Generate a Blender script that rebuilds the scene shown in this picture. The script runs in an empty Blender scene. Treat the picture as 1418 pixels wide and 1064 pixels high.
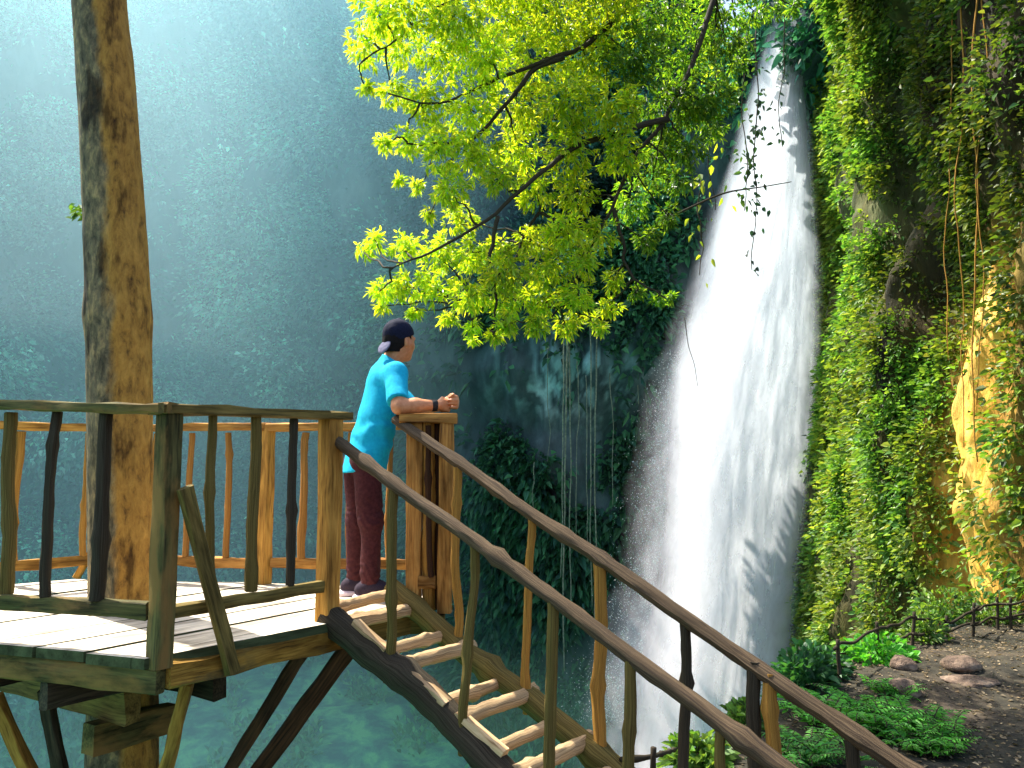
import bpy, math
import numpy as np
from mathutils import Vector

SC = bpy.context.scene
COL = SC.collection
PI = math.pi
rng = np.random.default_rng(7)

# ------------------------------------------------------------------ camera numbers
F = 1150.0                      # focal length in photo pixels (photo 1418 x 1064)
CAM = np.array([0.0, 0.0, 0.74])
PITCH = math.atan(116 / F)
cp, sp = math.cos(PITCH), math.sin(PITCH)

def at(px, py, Y):
    """world point seen at photo pixel (px, py) at distance Y in front of the camera"""
    u, v = (px - 709) / F, (532 - py) / F
    t = Y / (cp - v * sp)
    return np.array([u * t, Y, CAM[2] + t * (sp + v * cp)])

def on_z(px, py, z):
    u, v = (px - 709) / F, (532 - py) / F
    t = (z - CAM[2]) / (sp + v * cp)
    return np.array([u * t, t * (cp - v * sp), z])

def line_at(p, q, px, z=0.5):
    """point of the plan line p-q that stands at photo column px (height z)"""
    best, bt = 1e9, 0
    for t in np.linspace(-0.3, 3.0, 3301):
        x, y = p[0] + (q[0] - p[0]) * t, p[1] + (q[1] - p[1]) * t
        if y < 0.5: continue
        dep = y * cp + (z - CAM[2]) * sp
        e = abs(709 + F * x / dep - px)
        if e < best: best, bt = e, t
    return np.array([p[0] + (q[0] - p[0]) * bt, p[1] + (q[1] - p[1]) * bt, z])

# ------------------------------------------------------------------ noise
def _hash(ix, iy, iz, seed):
    n = (ix * 374761393 + iy * 668265263 + iz * 1274126177 + seed * 974711) & 0xffffffff
    n = ((n ^ (n >> 13)) * 1274126177) & 0xffffffff
    n = n ^ (n >> 16)
    return (n & 0xffff) / 65535.0

def vnoise(p, seed=0):
    p = np.asarray(p, dtype=np.float64)
    i = np.floor(p).astype(np.int64); f = p - i
    f = f * f * (3 - 2 * f)
    out = 0
    for dx in (0, 1):
        wx = f[..., 0] if dx else 1 - f[..., 0]
        for dy in (0, 1):
            wy = f[..., 1] if dy else 1 - f[..., 1]
            for dz in (0, 1):
                wz = f[..., 2] if dz else 1 - f[..., 2]
                out = out + wx * wy * wz * _hash(i[..., 0] + dx, i[..., 1] + dy, i[..., 2] + dz, seed)
    return out * 2 - 1

def fbm(p, oct=4, seed=0, gain=0.5):
    p = np.asarray(p, dtype=np.float64)
    a, s, out = 1.0, 0.0, 0
    for k in range(oct):
        out = out + a * vnoise(p * (2.03 ** k) + 17.3 * k, seed + k); s += a; a *= gain
    return out / s

# ------------------------------------------------------------------ mesh building
def make_mesh(name, V, faces, smooth=True, cols=None, grain=None):
    """faces: array (M,k) or list of lists"""
    me = bpy.data.meshes.new(name)
    V = np.asarray(V, dtype=np.float32)
    if isinstance(faces, np.ndarray):
        flat = faces.astype(np.int32).ravel(); k = faces.shape[1]
        starts = np.arange(0, len(flat), k, dtype=np.int32); tot = np.full(len(faces), k, dtype=np.int32)
    else:
        flat = np.array([i for f in faces for i in f], dtype=np.int32)
        tot = np.array([len(f) for f in faces], dtype=np.int32)
        starts = np.concatenate([[0], np.cumsum(tot)[:-1]]).astype(np.int32)
    me.vertices.add(len(V)); me.vertices.foreach_set('co', V.ravel())
    me.loops.add(len(flat)); me.loops.foreach_set('vertex_index', flat)
    me.polygons.add(len(tot)); me.polygons.foreach_set('loop_start', starts)
    me.polygons.foreach_set('loop_total', tot)
    me.polygons.foreach_set('use_smooth', np.full(len(tot), bool(smooth)))
    me.update(calc_edges=True); me.validate()
    if cols is not None:
        a = me.color_attributes.new('Col', 'FLOAT_COLOR', 'POINT')
        c = np.ones((len(V), 4), dtype=np.float32); c[:, :3] = cols
        a.data.foreach_set('color', c.ravel())
    if grain is not None:
        a = me.attributes.new('grain', 'FLOAT_VECTOR', 'POINT')
        a.data.foreach_set('vector', np.asarray(grain, dtype=np.float32).ravel())
    return me

def link(name, me, mat=None, parent=None):
    o = bpy.data.objects.new(name, me); COL.objects.link(o)
    if mat is not None and me is not None: me.materials.append(mat)
    if parent is not None: o.parent = parent
    return o

def tag(o, label, cat=None, group=None, kind=None):
    if label: o['label'] = label
    if cat: o['category'] = cat
    if group: o['group'] = group
    if kind: o['kind'] = kind
    return o

def thing(name, label, cat, loc=(0, 0, 0), group=None):
    o = bpy.data.objects.new(name, None); COL.objects.link(o)
    o.location = tuple(float(c) for c in loc); o.empty_display_size = 0.1
    return tag(o, label, cat, group)

class Geo:
    """collects swept solids into one mesh, with a grain coordinate for wood"""
    def __init__(s): s.V, s.F, s.G, s.n = [], [], [], 0
    def add(s, V, Fc, G=None):
        V = np.asarray(V, float); s.V.append(V)
        s.G.append(np.zeros_like(V) if G is None else np.asarray(G, float))
        s.F += [[i + s.n for i in f] for f in Fc]; s.n += len(V); return s
    def build(s, name, mat, parent=None, org=None, smooth=True, autosmooth=None):
        V = np.concatenate(s.V)
        if org is not None: V = V - np.asarray(org, float)
        elif parent is not None: V = V - np.array(parent.matrix_world.translation if parent.parent else parent.location)
        me = make_mesh(name, V, s.F, smooth, None, np.concatenate(s.G))
        if autosmooth:
            try:
                me.set_sharp_from_angle(angle=math.radians(autosmooth))
            except Exception: pass
        return link(name, me, mat, parent)

def frame(d, up=(0, 0, 1)):
    d = d / np.linalg.norm(d); up = np.array(up, float)
    if abs(d @ up) > 0.97: up = np.array([1.0, 0, 0]) if abs(d[0]) < 0.9 else np.array([0, 1.0, 0])
    x = np.cross(d, up); x /= np.linalg.norm(x); y = np.cross(x, d)
    return x, y, d

def sweep(path, prof, scale=None, up=(0, 0, 1), jit=0.0, twist=None):
    """sweep a closed profile (k,2) along a path (n,3); returns V, F, G"""
    path = np.asarray(path, float); prof = np.asarray(prof, float)
    n, k = len(path), len(prof)
    scale = np.ones(n) if scale is None else np.asarray(scale, float)
    tan = np.gradient(path, axis=0)
    L = np.concatenate([[0], np.cumsum(np.linalg.norm(np.diff(path, axis=0), axis=1))])
    V, G = [], []; off = rng.random(3) * 30
    x0, y0, _ = frame(tan.mean(0), up)
    for i in range(n):
        d = tan[i] / np.linalg.norm(tan[i])
        x = x0 - d * (x0 @ d); x /= np.linalg.norm(x); y = np.cross(d, x) * (1 if np.cross(d, x) @ y0 > 0 else -1)
        pr = prof * scale[i]
        if jit: pr = pr + rng.normal(0, min(jit, 0.12 * np.abs(pr).max()) if jit > 0 else -jit * np.abs(pr).max(), pr.shape)
        V.append(path[i] + pr[:, :1] * x + pr[:, 1:] * y)
        G.append(np.column_stack([np.full(k, L[i]) + off[0], prof[:, 0] + off[1], prof[:, 1] + off[2]]))
    Fc = []
    for i in range(n - 1):
        for j in range(k):
            a, b = i * k + j, i * k + (j + 1) % k
            Fc.append([a, b, b + k, a + k])
    Fc.append(list(range(k))[::-1]); Fc.append([(n - 1) * k + j for j in range(k)])
    return np.concatenate(V), Fc, np.concatenate(G)

def circle(r, k=10, rough=0.0):
    a = np.arange(k) / k * 2 * PI
    rr = r * (1 + (rng.normal(0, rough, k) if rough else 0))
    return np.column_stack([np.cos(a) * rr, np.sin(a) * rr])

def rect(w, h, c=0.006):
    w, h = w / 2, h / 2
    return np.array([[-w + c, -h], [w - c, -h], [w, -h + c], [w, h - c], [w - c, h], [-w + c, h], [-w, h - c], [-w, -h + c]])

def log(p, q, r0, r1=None, wob=0.012, knots=0, k=12, n=None):
    """a crooked round pole from p to q"""
    p, q = np.asarray(p, float), np.asarray(q, float); r1 = r0 if r1 is None else r1
    L = np.linalg.norm(q - p); n = n or max(6, int(L / 0.045))
    t = np.linspace(0, 1, n); path = p + (q - p) * t[:, None]
    x, y, d = frame(q - p); s = rng.integers(0, 999)
    env = np.minimum(1, np.minimum(t, 1 - t) * 6)
    for ax in (x, y):
        path = path + ax * (fbm(np.column_stack([t * L * 2.2 + rng.random() * 50, t * 0, t * 0]), 3, s) * wob * env * 2)[:, None]
    sc = np.linspace(r0, r1, n) * (1 + 0.055 * fbm(np.column_stack([t * L * 7, t * 0 + s, t * 0]), 2, s))
    for _ in range(knots):
        c = rng.uniform(0.08, 0.92); sc = sc * (1 + 0.38 * np.exp(-((t - c) * L / 0.028) ** 2))
    return sweep(path, circle(1, k, 0.05), sc, jit=-0.05)

def beam(p, q, w, h, jit=0.0025, up=(0, 0, 1), n=None, bend=0.004):
    p, q = np.asarray(p, float), np.asarray(q, float)
    L = np.linalg.norm(q - p); n = n or max(4, int(L / 0.12))
    t = np.linspace(0, 1, n); path = p + (q - p) * t[:, None]
    x, y, d = frame(q - p, up); s = rng.integers(0, 999)
    path = path + y * (fbm(np.column_stack([t * L * 2, t * 0 + s, t * 0]), 2, s) * bend)[:, None]
    return sweep(path, rect(w, h), None, up, jit)

# ------------------------------------------------------------------ materials
def nodes(name):
    m = bpy.data.materials.new(name); m.use_nodes = True
    nt = m.node_tree; nt.nodes.clear()
    out = nt.nodes.new('ShaderNodeOutputMaterial')
    def N(t, **kw):
        nd = nt.nodes.new(t)
        for k, v in kw.items(): setattr(nd, k, v)
        return nd
    def Lk(a, b): nt.links.new(a, b)
    return m, nt, out, N, Lk

def rgb(c): return (c[0], c[1], c[2], 1)

def ramp(N, stops, interp='LINEAR'):
    r = N('ShaderNodeValToRGB'); r.color_ramp.interpolation = interp
    e = r.color_ramp.elements
    while len(e) < len(stops): e.new(0.5)
    for el, (p, c) in zip(e, stops): el.position = p; el.color = rgb(c) if len(c) == 3 else c
    return r

def noise(N, Lk, vec, scale, detail=5, rough=0.55, dist=0.0):
    n = N('ShaderNodeTexNoise'); n.inputs['Scale'].default_value = scale; n.inputs['Detail'].default_value = detail
    n.inputs['Roughness'].default_value = rough; n.inputs['Distortion'].default_value = dist
    if vec is not None: Lk(vec, n.inputs['Vector'])
    return n

def vmap(N, Lk, src, scale):
    mp = N('ShaderNodeMapping'); mp.inputs['Scale'].default_value = scale; Lk(src, mp.inputs['Vector']); return mp.outputs[0]

def mixc(N, Lk, fac, a, b, mode='MIX'):
    m = N('ShaderNodeMix', data_type='RGBA', blend_type=mode)
    if hasattr(fac, 'links') or hasattr(fac, 'is_linked'): Lk(fac, m.inputs[0])
    else: m.inputs[0].default_value = fac
    for s, i in ((a, 6), (b, 7)):
        if hasattr(s, 'is_linked'): Lk(s, m.inputs[i])
        else: m.inputs[i].default_value = rgb(s)
    return m.outputs[2]

def principled(N, Lk, out, color, rough=0.8, spec=0.3, height=None, bump=0.4, dist=0.01):
    b = N('ShaderNodeBsdfPrincipled')
    if hasattr(color, 'is_linked'): Lk(color, b.inputs['Base Color'])
    else: b.inputs['Base Color'].default_value = rgb(color)
    b.inputs['Roughness'].default_value = rough; b.inputs['Specular IOR Level'].default_value = spec
    if height is not None:
        bp = N('ShaderNodeBump'); bp.inputs['Strength'].default_value = bump; bp.inputs['Distance'].default_value = dist
        Lk(height, bp.inputs['Height']); Lk(bp.outputs[0], b.inputs['Normal'])
    Lk(b.outputs[0], out.inputs['Surface']); return b

def wood_mat(name, light, mid, dark, patch=None, pamt=0.5, rough=0.75, bump=0.6):
    m, nt, out, N, Lk = nodes(name)
    at_ = N('ShaderNodeAttribute', attribute_name='grain')
    v1 = vmap(N, Lk, at_.outputs['Vector'], (2.0, 38, 38))
    v2 = vmap(N, Lk, at_.outputs['Vector'], (1.6, 7, 7))
    n1 = noise(N, Lk, v1, 2.2, 6, 0.65); n2 = noise(N, Lk, v2, 1.7, 4, 0.6, 0.4)
    c1 = ramp(N, [(0.28, dark), (0.46, mid), (0.72, light)]); Lk(n1.outputs[0], c1.inputs[0])
    c2 = ramp(N, [(0.36, (0.28, 0.26, 0.25)), (0.62, (1, 1, 1))]); Lk(n2.outputs[0], c2.inputs[0])
    c = mixc(N, Lk, 0.85, c1.outputs[0], c2.outputs[0], 'MULTIPLY')
    if patch is not None:
        n3 = noise(N, Lk, vmap(N, Lk, at_.outputs['Vector'], (1, 3, 3)), 2.6, 5, 0.6)
        f = ramp(N, [(0.62 - 0.3 * pamt, (0, 0, 0)), (0.70 - 0.3 * pamt + 0.06, (1, 1, 1))]); Lk(n3.outputs[0], f.inputs[0])
        c = mixc(N, Lk, f.outputs[0], c, patch)
    principled(N, Lk, out, c, rough, 0.10, n1.outputs[0], bump, 0.004)
    return m

M = {}
M['deck'] = wood_mat('pale_plank_wood', (0.90, 0.82, 0.66), (0.82, 0.72, 0.54), (0.5, 0.4, 0.26), bump=0.35)
M['gold'] = wood_mat('golden_weathered_wood', (0.68, 0.38, 0.085), (0.47, 0.23, 0.045), (0.10, 0.05, 0.015))
M['orange'] = wood_mat('orange_sawn_wood', (0.62, 0.33, 0.09), (0.44, 0.20, 0.045), (0.14, 0.06, 0.02))
M['green'] = wood_mat('shade_green_wood', (0.20, 0.17, 0.055), (0.10, 0.092, 0.032), (0.02, 0.022, 0.014), (0.22, 0.13, 0.04), 0.45)  # dark green of the shaded front timbers put into the wood colour
M['olive'] = wood_mat('olive_brown_wood', (0.30, 0.21, 0.06), (0.17, 0.125, 0.035), (0.04, 0.035, 0.014))
M['dark'] = wood_mat('dark_bark_wood', (0.11, 0.085, 0.05), (0.055, 0.045, 0.03), (0.016, 0.014, 0.012))
M['rail'] = wood_mat('brown_handrail_wood', (0.36, 0.25, 0.14), (0.13, 0.09, 0.052), (0.03, 0.024, 0.02), (0.06, 0.042, 0.028), 0.5, bump=1.0)
M['strut'] = wood_mat('dark_red_brown_wood', (0.14, 0.06, 0.025), (0.06, 0.028, 0.014), (0.012, 0.008, 0.006))
M['fascia'] = wood_mat('rotten_yellow_wood', (0.52, 0.32, 0.06), (0.34, 0.18, 0.03), (0.04, 0.025, 0.01), (0.06, 0.06, 0.03), 0.35)
M['cut'] = wood_mat('stripped_pole_wood', (0.74, 0.56, 0.34), (0.60, 0.40, 0.2), (0.22, 0.12, 0.05))

def shade_sides(m):  # board edges darkened to green: their shade is painted into the colour
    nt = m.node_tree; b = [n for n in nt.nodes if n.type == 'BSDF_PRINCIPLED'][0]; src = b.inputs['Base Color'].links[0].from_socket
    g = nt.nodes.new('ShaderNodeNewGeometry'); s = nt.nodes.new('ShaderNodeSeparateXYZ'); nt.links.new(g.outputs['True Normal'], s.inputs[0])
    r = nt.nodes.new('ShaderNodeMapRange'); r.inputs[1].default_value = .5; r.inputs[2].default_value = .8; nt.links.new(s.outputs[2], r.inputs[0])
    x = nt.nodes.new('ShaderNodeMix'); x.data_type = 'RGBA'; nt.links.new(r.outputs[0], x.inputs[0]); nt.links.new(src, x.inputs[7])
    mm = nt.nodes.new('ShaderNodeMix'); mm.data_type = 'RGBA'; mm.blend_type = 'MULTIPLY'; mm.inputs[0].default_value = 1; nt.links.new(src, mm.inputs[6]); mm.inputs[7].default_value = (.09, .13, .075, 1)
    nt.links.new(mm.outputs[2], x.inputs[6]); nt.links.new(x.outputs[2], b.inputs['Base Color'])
shade_sides(M['deck'])

def leaf_mat(name, trans=0.45, tint=(1.9, 1.6, 0.5), rough=0.42, spec=0.45):
    m, nt, out, N, Lk = nodes(name)
    a = N('ShaderNodeAttribute', attribute_name='Col')
    b = N('ShaderNodeBsdfPrincipled'); b.inputs['Roughness'].default_value = rough; b.inputs['Specular IOR Level'].default_value = spec
    Lk(a.outputs['Color'], b.inputs['Base Color'])
    t = N('ShaderNodeBsdfTranslucent'); Lk(mixc(N, Lk, 1.0, a.outputs['Color'], tint, 'MULTIPLY'), t.inputs['Color'])
    mx = N('ShaderNodeMixShader'); mx.inputs[0].default_value = trans
    Lk(b.outputs[0], mx.inputs[1]); Lk(t.outputs[0], mx.inputs[2]); Lk(mx.outputs[0], out.inputs['Surface'])
    return m
M['leaf'] = leaf_mat('sunlit_leaf', 0.60, (3.2, 2.8, 0.6), 0.36, 0.5)
M['cliffleaf'] = leaf_mat('creeper_leaf', 0.35, (1.6, 1.5, 0.5), 0.5, 0.45)
M['farleaf'] = leaf_mat('shaded_leaf', 0.25, (1.2, 1.3, 0.9), 0.6, 0.3)

def rock_mat(name, stops, scale=0.35, stretch=(1, 1, 0.4), bump=0.8, usecol=True):
    m, nt, out, N, Lk = nodes(name)
    tc = N('ShaderNodeTexCoord')
    v = vmap(N, Lk, tc.outputs['Object'], stretch)
    n1 = noise(N, Lk, v, scale, 8, 0.62, 0.3); n2 = noise(N, Lk, v, scale * 7, 7, 0.65)
    c = ramp(N, stops); Lk(n1.outputs[0], c.inputs[0])
    s = ramp(N, [(0.3, (0.25, 0.25, 0.27)), (0.65, (1.15, 1.12, 1.05))]); Lk(n2.outputs[0], s.inputs[0])
    col = mixc(N, Lk, 0.8, c.outputs[0], s.outputs[0], 'MULTIPLY')
    if usecol:
        a = N('ShaderNodeAttribute', attribute_name='Col')
        col = mixc(N, Lk, 1.0, col, a.outputs['Color'], 'MULTIPLY')
    principled(N, Lk, out, col, 0.85, 0.3, n2.outputs[0], bump, 0.12)
    return m
M['farrock'] = rock_mat('shaded_mossy_rock', [(0.3, (0.02, 0.045, 0.05)), (0.5, (0.05, 0.10, 0.10)), (0.75, (0.13, 0.16, 0.17))], 0.25)
M['goldrock'] = rock_mat('ochre_rock', [(0.3, (0.05, 0.035, 0.012)), (0.48, (0.36, 0.22, 0.06)), (0.72, (0.62, 0.48, 0.24))], 0.5, (1, 1, 0.3))

def plain_mat(name, c1, c2, scale=30, rough=0.8, spec=0.3, bump=0.2, dist=0.003):
    m, nt, out, N, Lk = nodes(name)
    tc = N('ShaderNodeTexCoord'); n = noise(N, Lk, tc.outputs['Object'], scale, 5)
    c = ramp(N, [(0.35, c1), (0.65, c2)]); Lk(n.outputs[0], c.inputs[0])
    principled(N, Lk, out, c.outputs[0], rough, spec, n.outputs[0], bump, dist)
    return m

def ground_mat():
    m, nt, out, N, Lk = nodes('earth_ground')
    tc = N('ShaderNodeTexCoord'); v = tc.outputs['Object']
    n1 = noise(N, Lk, v, 0.9, 8, 0.65, 0.4); n2 = noise(N, Lk, v, 9, 8, 0.7)
    c = ramp(N, [(0.3, (0.018, 0.02, 0.016)), (0.5, (0.045, 0.042, 0.032)), (0.72, (0.11, 0.085, 0.06))]); Lk(n1.outputs[0], c.inputs[0])
    s = ramp(N, [(0.32, (0.35, 0.36, 0.4)), (0.66, (1.5, 1.4, 1.2))]); Lk(n2.outputs[0], s.inputs[0])
    col = mixc(N, Lk, 0.9, c.outputs[0], s.outputs[0], 'MULTIPLY')
    a = N('ShaderNodeAttribute', attribute_name='Col')
    sep = N('ShaderNodeSeparateColor'); Lk(a.outputs['Color'], sep.inputs[0])
    g = ramp(N, [(0.38, (0.015, 0.09, 0.12)), (0.5, (0.04, 0.24, 0.17)), (0.6, (0.09, 0.42, 0.2))]); Lk(n1.outputs[0], g.inputs[0])
    col = mixc(N, Lk, sep.outputs[0], col, g.outputs[0])
    principled(N, Lk, out, col, 0.9, 0.2, n2.outputs[0], 0.9, 0.03)
    return m
M['ground'] = ground_mat()

# ------------------------------------------------------------------ leaves
def unit(a): return a / np.maximum(np.linalg.norm(a, axis=-1, keepdims=True), 1e-9)

def leaf_geo(P, D, Nn, L, W, droop=0.15, fold=0.12):
    n = len(P); D = unit(D); S = unit(np.cross(Nn, D)); U = np.cross(D, S)
    L = np.broadcast_to(L, (n,))[:, None]; W = np.broadcast_to(W, (n,))[:, None]
    z = np.array([0, 0, -1.0])
    b = P
    l1 = P + D * .35 * L + S * W * .5 + U * W * fold * 2; r1 = P + D * .35 * L - S * W * .5 + U * W * fold * 2
    l2 = P + D * .70 * L + S * W * .36 + U * W * fold + z * droop * L * .4; r2 = P + D * .70 * L - S * W * .36 + U * W * fold + z * droop * L * .4
    tip = P + D * L + z * droop * L
    V = np.stack([b, l1, l2, tip, r2, r1], 1).reshape(-1, 3)
    i = np.arange(n)[:, None] * 6
    Fc = np.concatenate([i + np.array([[0, 3, 2, 1]]), i + np.array([[0, 5, 4, 3]])], 0)
    return V, Fc

def rand_unit(n): return unit(rng.normal(size=(n, 3)))

def leaf_quad(P, D, Nn, L, W, droop=0.15):
    D = unit(D); S = unit(np.cross(Nn, D)); n = len(P); L = np.broadcast_to(L, (n,))[:, None]; W = np.broadcast_to(W, (n,))[:, None]; z = np.array([0, 0, -1.0])
    V = np.stack([P, P + D * .45 * L + S * W * .5, P + D * L + z * droop * L, P + D * .45 * L - S * W * .5], 1).reshape(-1, 3)
    return V, np.arange(n)[:, None] * 4 + np.array([[0, 3, 2, 1]])

def leaf_mesh(name, P, D, Nn, L, W, cols, mat, parent=None, org=(0, 0, 0), quad=False, **kw):
    if quad:
        V, Fc = leaf_quad(P, D, Nn, L, W, **kw)
        return link(name, make_mesh(name, V - np.asarray(org, float), Fc, False, np.repeat(cols, 4, axis=0)), mat, parent)
    V, Fc = leaf_geo(P, D, Nn, L, W, **kw)
    me = make_mesh(name, V - np.asarray(org, float), Fc, False, np.repeat(cols, 6, axis=0))
    return link(name, me, mat, parent)

def palette(n, cols, jit=0.25):
    cols = np.array(cols, float); k = rng.integers(0, len(cols), n); t = rng.random((n, 1))
    c = cols[k] * (1 - t) + cols[(k + 1) % len(cols)] * t
    return np.clip(c * (1 + rng.normal(0, jit, (n, 1))), 0.004, 0.95)

# ================================================================== GROUND
EDGE = np.array([[-9, -30], [-6, -6], [-2.6, 0.6], [-0.6, 3.6], [0.45, 5.2], [1.15, 6.3], [2.0, 7.6], [3.0, 9.0], [4.4, 10.6], [5.6, 11.9], [7.2, 13.6], [9.5, 16.5], [12.0, 22], [13, 60]])
def edge_dist(x, y):
    """signed distance to the ravine's rim: positive on the path side"""
    best = np.full(x.shape, 1e9); sg = np.ones(x.shape)
    for a, b in zip(EDGE[:-1], EDGE[1:]):
        d = b - a; t = np.clip(((x - a[0]) * d[0] + (y - a[1]) * d[1]) / (d @ d), 0, 1)
        ex, ey = x - (a[0] + d[0] * t), y - (a[1] + d[1] * t); dd = np.hypot(ex, ey)
        s = np.sign(d[1] * (x - a[0]) - d[0] * (y - a[1]))
        m = dd < best - 1e-9; best = np.where(m, dd, best); sg = np.where(m, s, sg)
    return best * sg

def ground_z(x, y):
    x, y = np.asarray(x, float), np.asarray(y, float)
    e = edge_dist(x, y); p = np.stack([x, y, x * 0], -1)
    e = e + 0.35 * fbm(p * 0.8, 3, 3)
    top = -1.42 - 0.012 * np.clip(y - 3, 0, 20) + 0.10 * fbm(p * 0.7, 4, 5) + 0.035 * fbm(p * 4, 3, 8)
    top = top + 0.10 * np.exp(-((x - 3.9) ** 2 + (y - 8.7) ** 2) / 0.5) + 0.16 * np.exp(-((x - 6.0) ** 2 * 0.4 + (y - 9.6) ** 2 * 1.5))
    fl = -12.2 + 0.9 * fbm(p * 0.13, 4, 11) + 0.25 * fbm(p * 0.7, 3, 12) + np.clip(y - 30, 0, 14) * 0.22
    t = np.clip(-e / 2.6, 0, 1); t = t ** 0.55
    z = top * (1 - t) + fl * t
    return z, e

def build_ground():
    def axis(lo, a, b, hi, fine, coarse):
        return np.concatenate([np.arange(lo, a, coarse), np.arange(a, b, fine), np.arange(b, hi + coarse, coarse)])
    X = axis(-70, -3, 10.5, 40, 0.085, 0.9); Y = axis(-30, 3.0, 15.5, 62, 0.085, 0.8)
    gx, gy = np.meshgrid(X, Y); z, e = ground_z(gx, gy)
    V = np.stack([gx, gy, z], -1).reshape(-1, 3)
    ny, nx = gx.shape; i = (np.arange(ny - 1)[:, None] * nx + np.arange(nx - 1)[None]).ravel()
    Fc = np.column_stack([i, i + 1, i + nx + 1, i + nx])
    g = np.clip(-e / 1.2 + 0.2, 0, 1)
    c = np.stack([g, g, g], -1).reshape(-1, 3)
    o = link('ground', make_mesh('ground', V, Fc, True, c), M['ground'])
    tag(o, 'dark earth path beside the ravine and the green valley floor below', kind='structure')
build_ground()

# ================================================================== CLIFFS
def cliff(name, plan, z0, z1, ns, nz, disp, mat, colfn=None, label=None):
    """a vertical rock face along a plan polyline (facing the side on the left of its direction)"""
    plan = np.array(plan, float)
    s = np.concatenate([[0], np.cumsum(np.linalg.norm(np.diff(plan, axis=0), axis=1))])
    ss = np.linspace(0, s[-1], ns)
    px, py = np.interp(ss, s, plan[:, 0]), np.interp(ss, s, plan[:, 1])
    k = max(1, ns // 40); ker = np.ones(2 * k + 1) / (2 * k + 1)
    px = np.convolve(np.pad(px, k, 'edge'), ker, 'valid'); py = np.convolve(np.pad(py, k, 'edge'), ker, 'valid')
    tx, ty = np.gradient(px), np.gradient(py); l = np.hypot(tx, ty)
    nx, ny = ty / l, -tx / l
    z1 = np.interp(ss, s, np.array(z1, float)) if np.ndim(z1) else np.full(ns, float(z1))
    zt = np.linspace(0, 1, nz)
    P = np.zeros((nz, ns, 3)); P[..., 0] = px; P[..., 1] = py; P[..., 2] = z0 + zt[:, None] * (z1 - z0)[None]
    Nn = np.zeros((nz, ns, 3)); Nn[..., 0] = nx; Nn[..., 1] = ny
    d = disp(P)
    Q = P + Nn * d[..., None]
    du = np.gradient(Q, axis=1); dv = np.gradient(Q, axis=0)
    NR = unit(np.cross(du, dv)); NR *= np.sign((NR * Nn).sum(-1, keepdims=True))
    i = (np.arange(nz - 1)[:, None] * ns + np.arange(ns - 1)[None]).ravel()
    Fc = np.column_stack([i, i + 1, i + ns + 1, i + ns])
    c = np.ones((nz * ns, 3)) if colfn is None else colfn(Q).reshape(-1, 3)
    o = link(name, make_mesh(name, Q.reshape(-1, 3), Fc, True, c), mat)
    tag(o, label, kind='structure')
    return Q, NR, d

def on_cliff(Q, NR, n, keep):
    nz, ns = Q.shape[:2]
    out_p, out_n = [], []; got = 0
    while got < n:
        m = int((n - got) * 1.6) + 1000
        a, b = rng.random(m) * (nz - 1.001), rng.random(m) * (ns - 1.001)
        i, j = a.astype(int), b.astype(int); fa, fb = (a - i)[:, None], (b - j)[:, None]
        P = (Q[i, j] * (1 - fa) + Q[i + 1, j] * fa) * (1 - fb) + (Q[i, j + 1] * (1 - fa) + Q[i + 1, j + 1] * fa) * fb
        ok = rng.random(m) < keep(P); out_p.append(P[ok]); out_n.append(NR[i, j][ok]); got += int(ok.sum())
        if got == 0: break
    return np.concatenate(out_p)[:n], np.concatenate(out_n)[:n]

def X_at(px, Y): return (px - 709) / F * Y

# --- the hazy forested face across the ravine
pl = [(X_at(px, Y), Y) for px, Y in [(-900, 27), (-450, 35), (-150, 40), (80, 43), (300, 46), (500, 44.5), (640, 44), (760, 44), (900, 43), (1020, 42)]]
def d_far(P):
    return 4.2 * fbm(P * np.array([.12, .12, .10]), 3, 21) + 2.0 * fbm(P * np.array([.35, .35, .25]), 3, 24) + 0.4 * fbm(P * np.array([1.2, 1.2, .6]), 3, 25)
Qf, Nf, _ = cliff('forested_cliff', pl, -14, [24, 27, 29, 30, 31.5, 31, 30, 30, 29, 28], 300, 150, d_far, M['farrock'], label='tall hazy cliff face covered in forest across the ravine')
P_, N_ = on_cliff(Qf, Nf, 15000, lambda P: np.clip(0.45 + 3.6 * fbm(P * np.array([.28, .28, .34]), 3, 31), 0.03, 1))
# each point a spray of leaves forming small bushes that stand out from the face
def sprays(P, Nn, per, spread, L, W, cols, out=0.5, droop=0.25, jitL=0.35):
    n = len(P) * per
    c = np.repeat(P, per, 0); nn = np.repeat(Nn, per, 0)
    sz = np.repeat(rng.uniform(0.55, 1.35, len(P)), per)[:, None]
    o = rand_unit(n) * rng.random((n, 1)) ** 0.5 * spread * sz
    o = o + nn * np.abs(rng.normal(0, 1, (n, 1))) * spread * out
    D = unit(o + nn * spread * 0.6 + rng.normal(0, .4, (n, 3)) * spread)
    Nr = unit(nn * 0.6 + np.array([0, 0, .8]) + rng.normal(0, .45, (n, 3)))
    s = 1 + rng.normal(0, jitL, n)
    return c + o, D, Nr, L * np.clip(s, .4, 2), W * np.clip(s, .4, 2)
pp, dd, nn, ll, ww = sprays(P_, N_, 22, 0.85, 0.27, 0.15, None, 0.8)
Pb, Nb = on_cliff(Qf, Nf, 620, lambda P: np.clip(0.35 + 2.5 * fbm(P * np.array([.2, .2, .2]), 3, 33), 0.02, 1))
Pb = Pb + Nb * rng.uniform(.4, 1.6, (len(Pb), 1))
b2 = sprays(Pb, Nb, 280, 1.55, 0.28, 0.16, None, 0.35)
up_ = np.clip((b2[0][:, 2] - np.repeat(Pb[:, 2], 280)) / 1.6, -1, 1)
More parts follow.
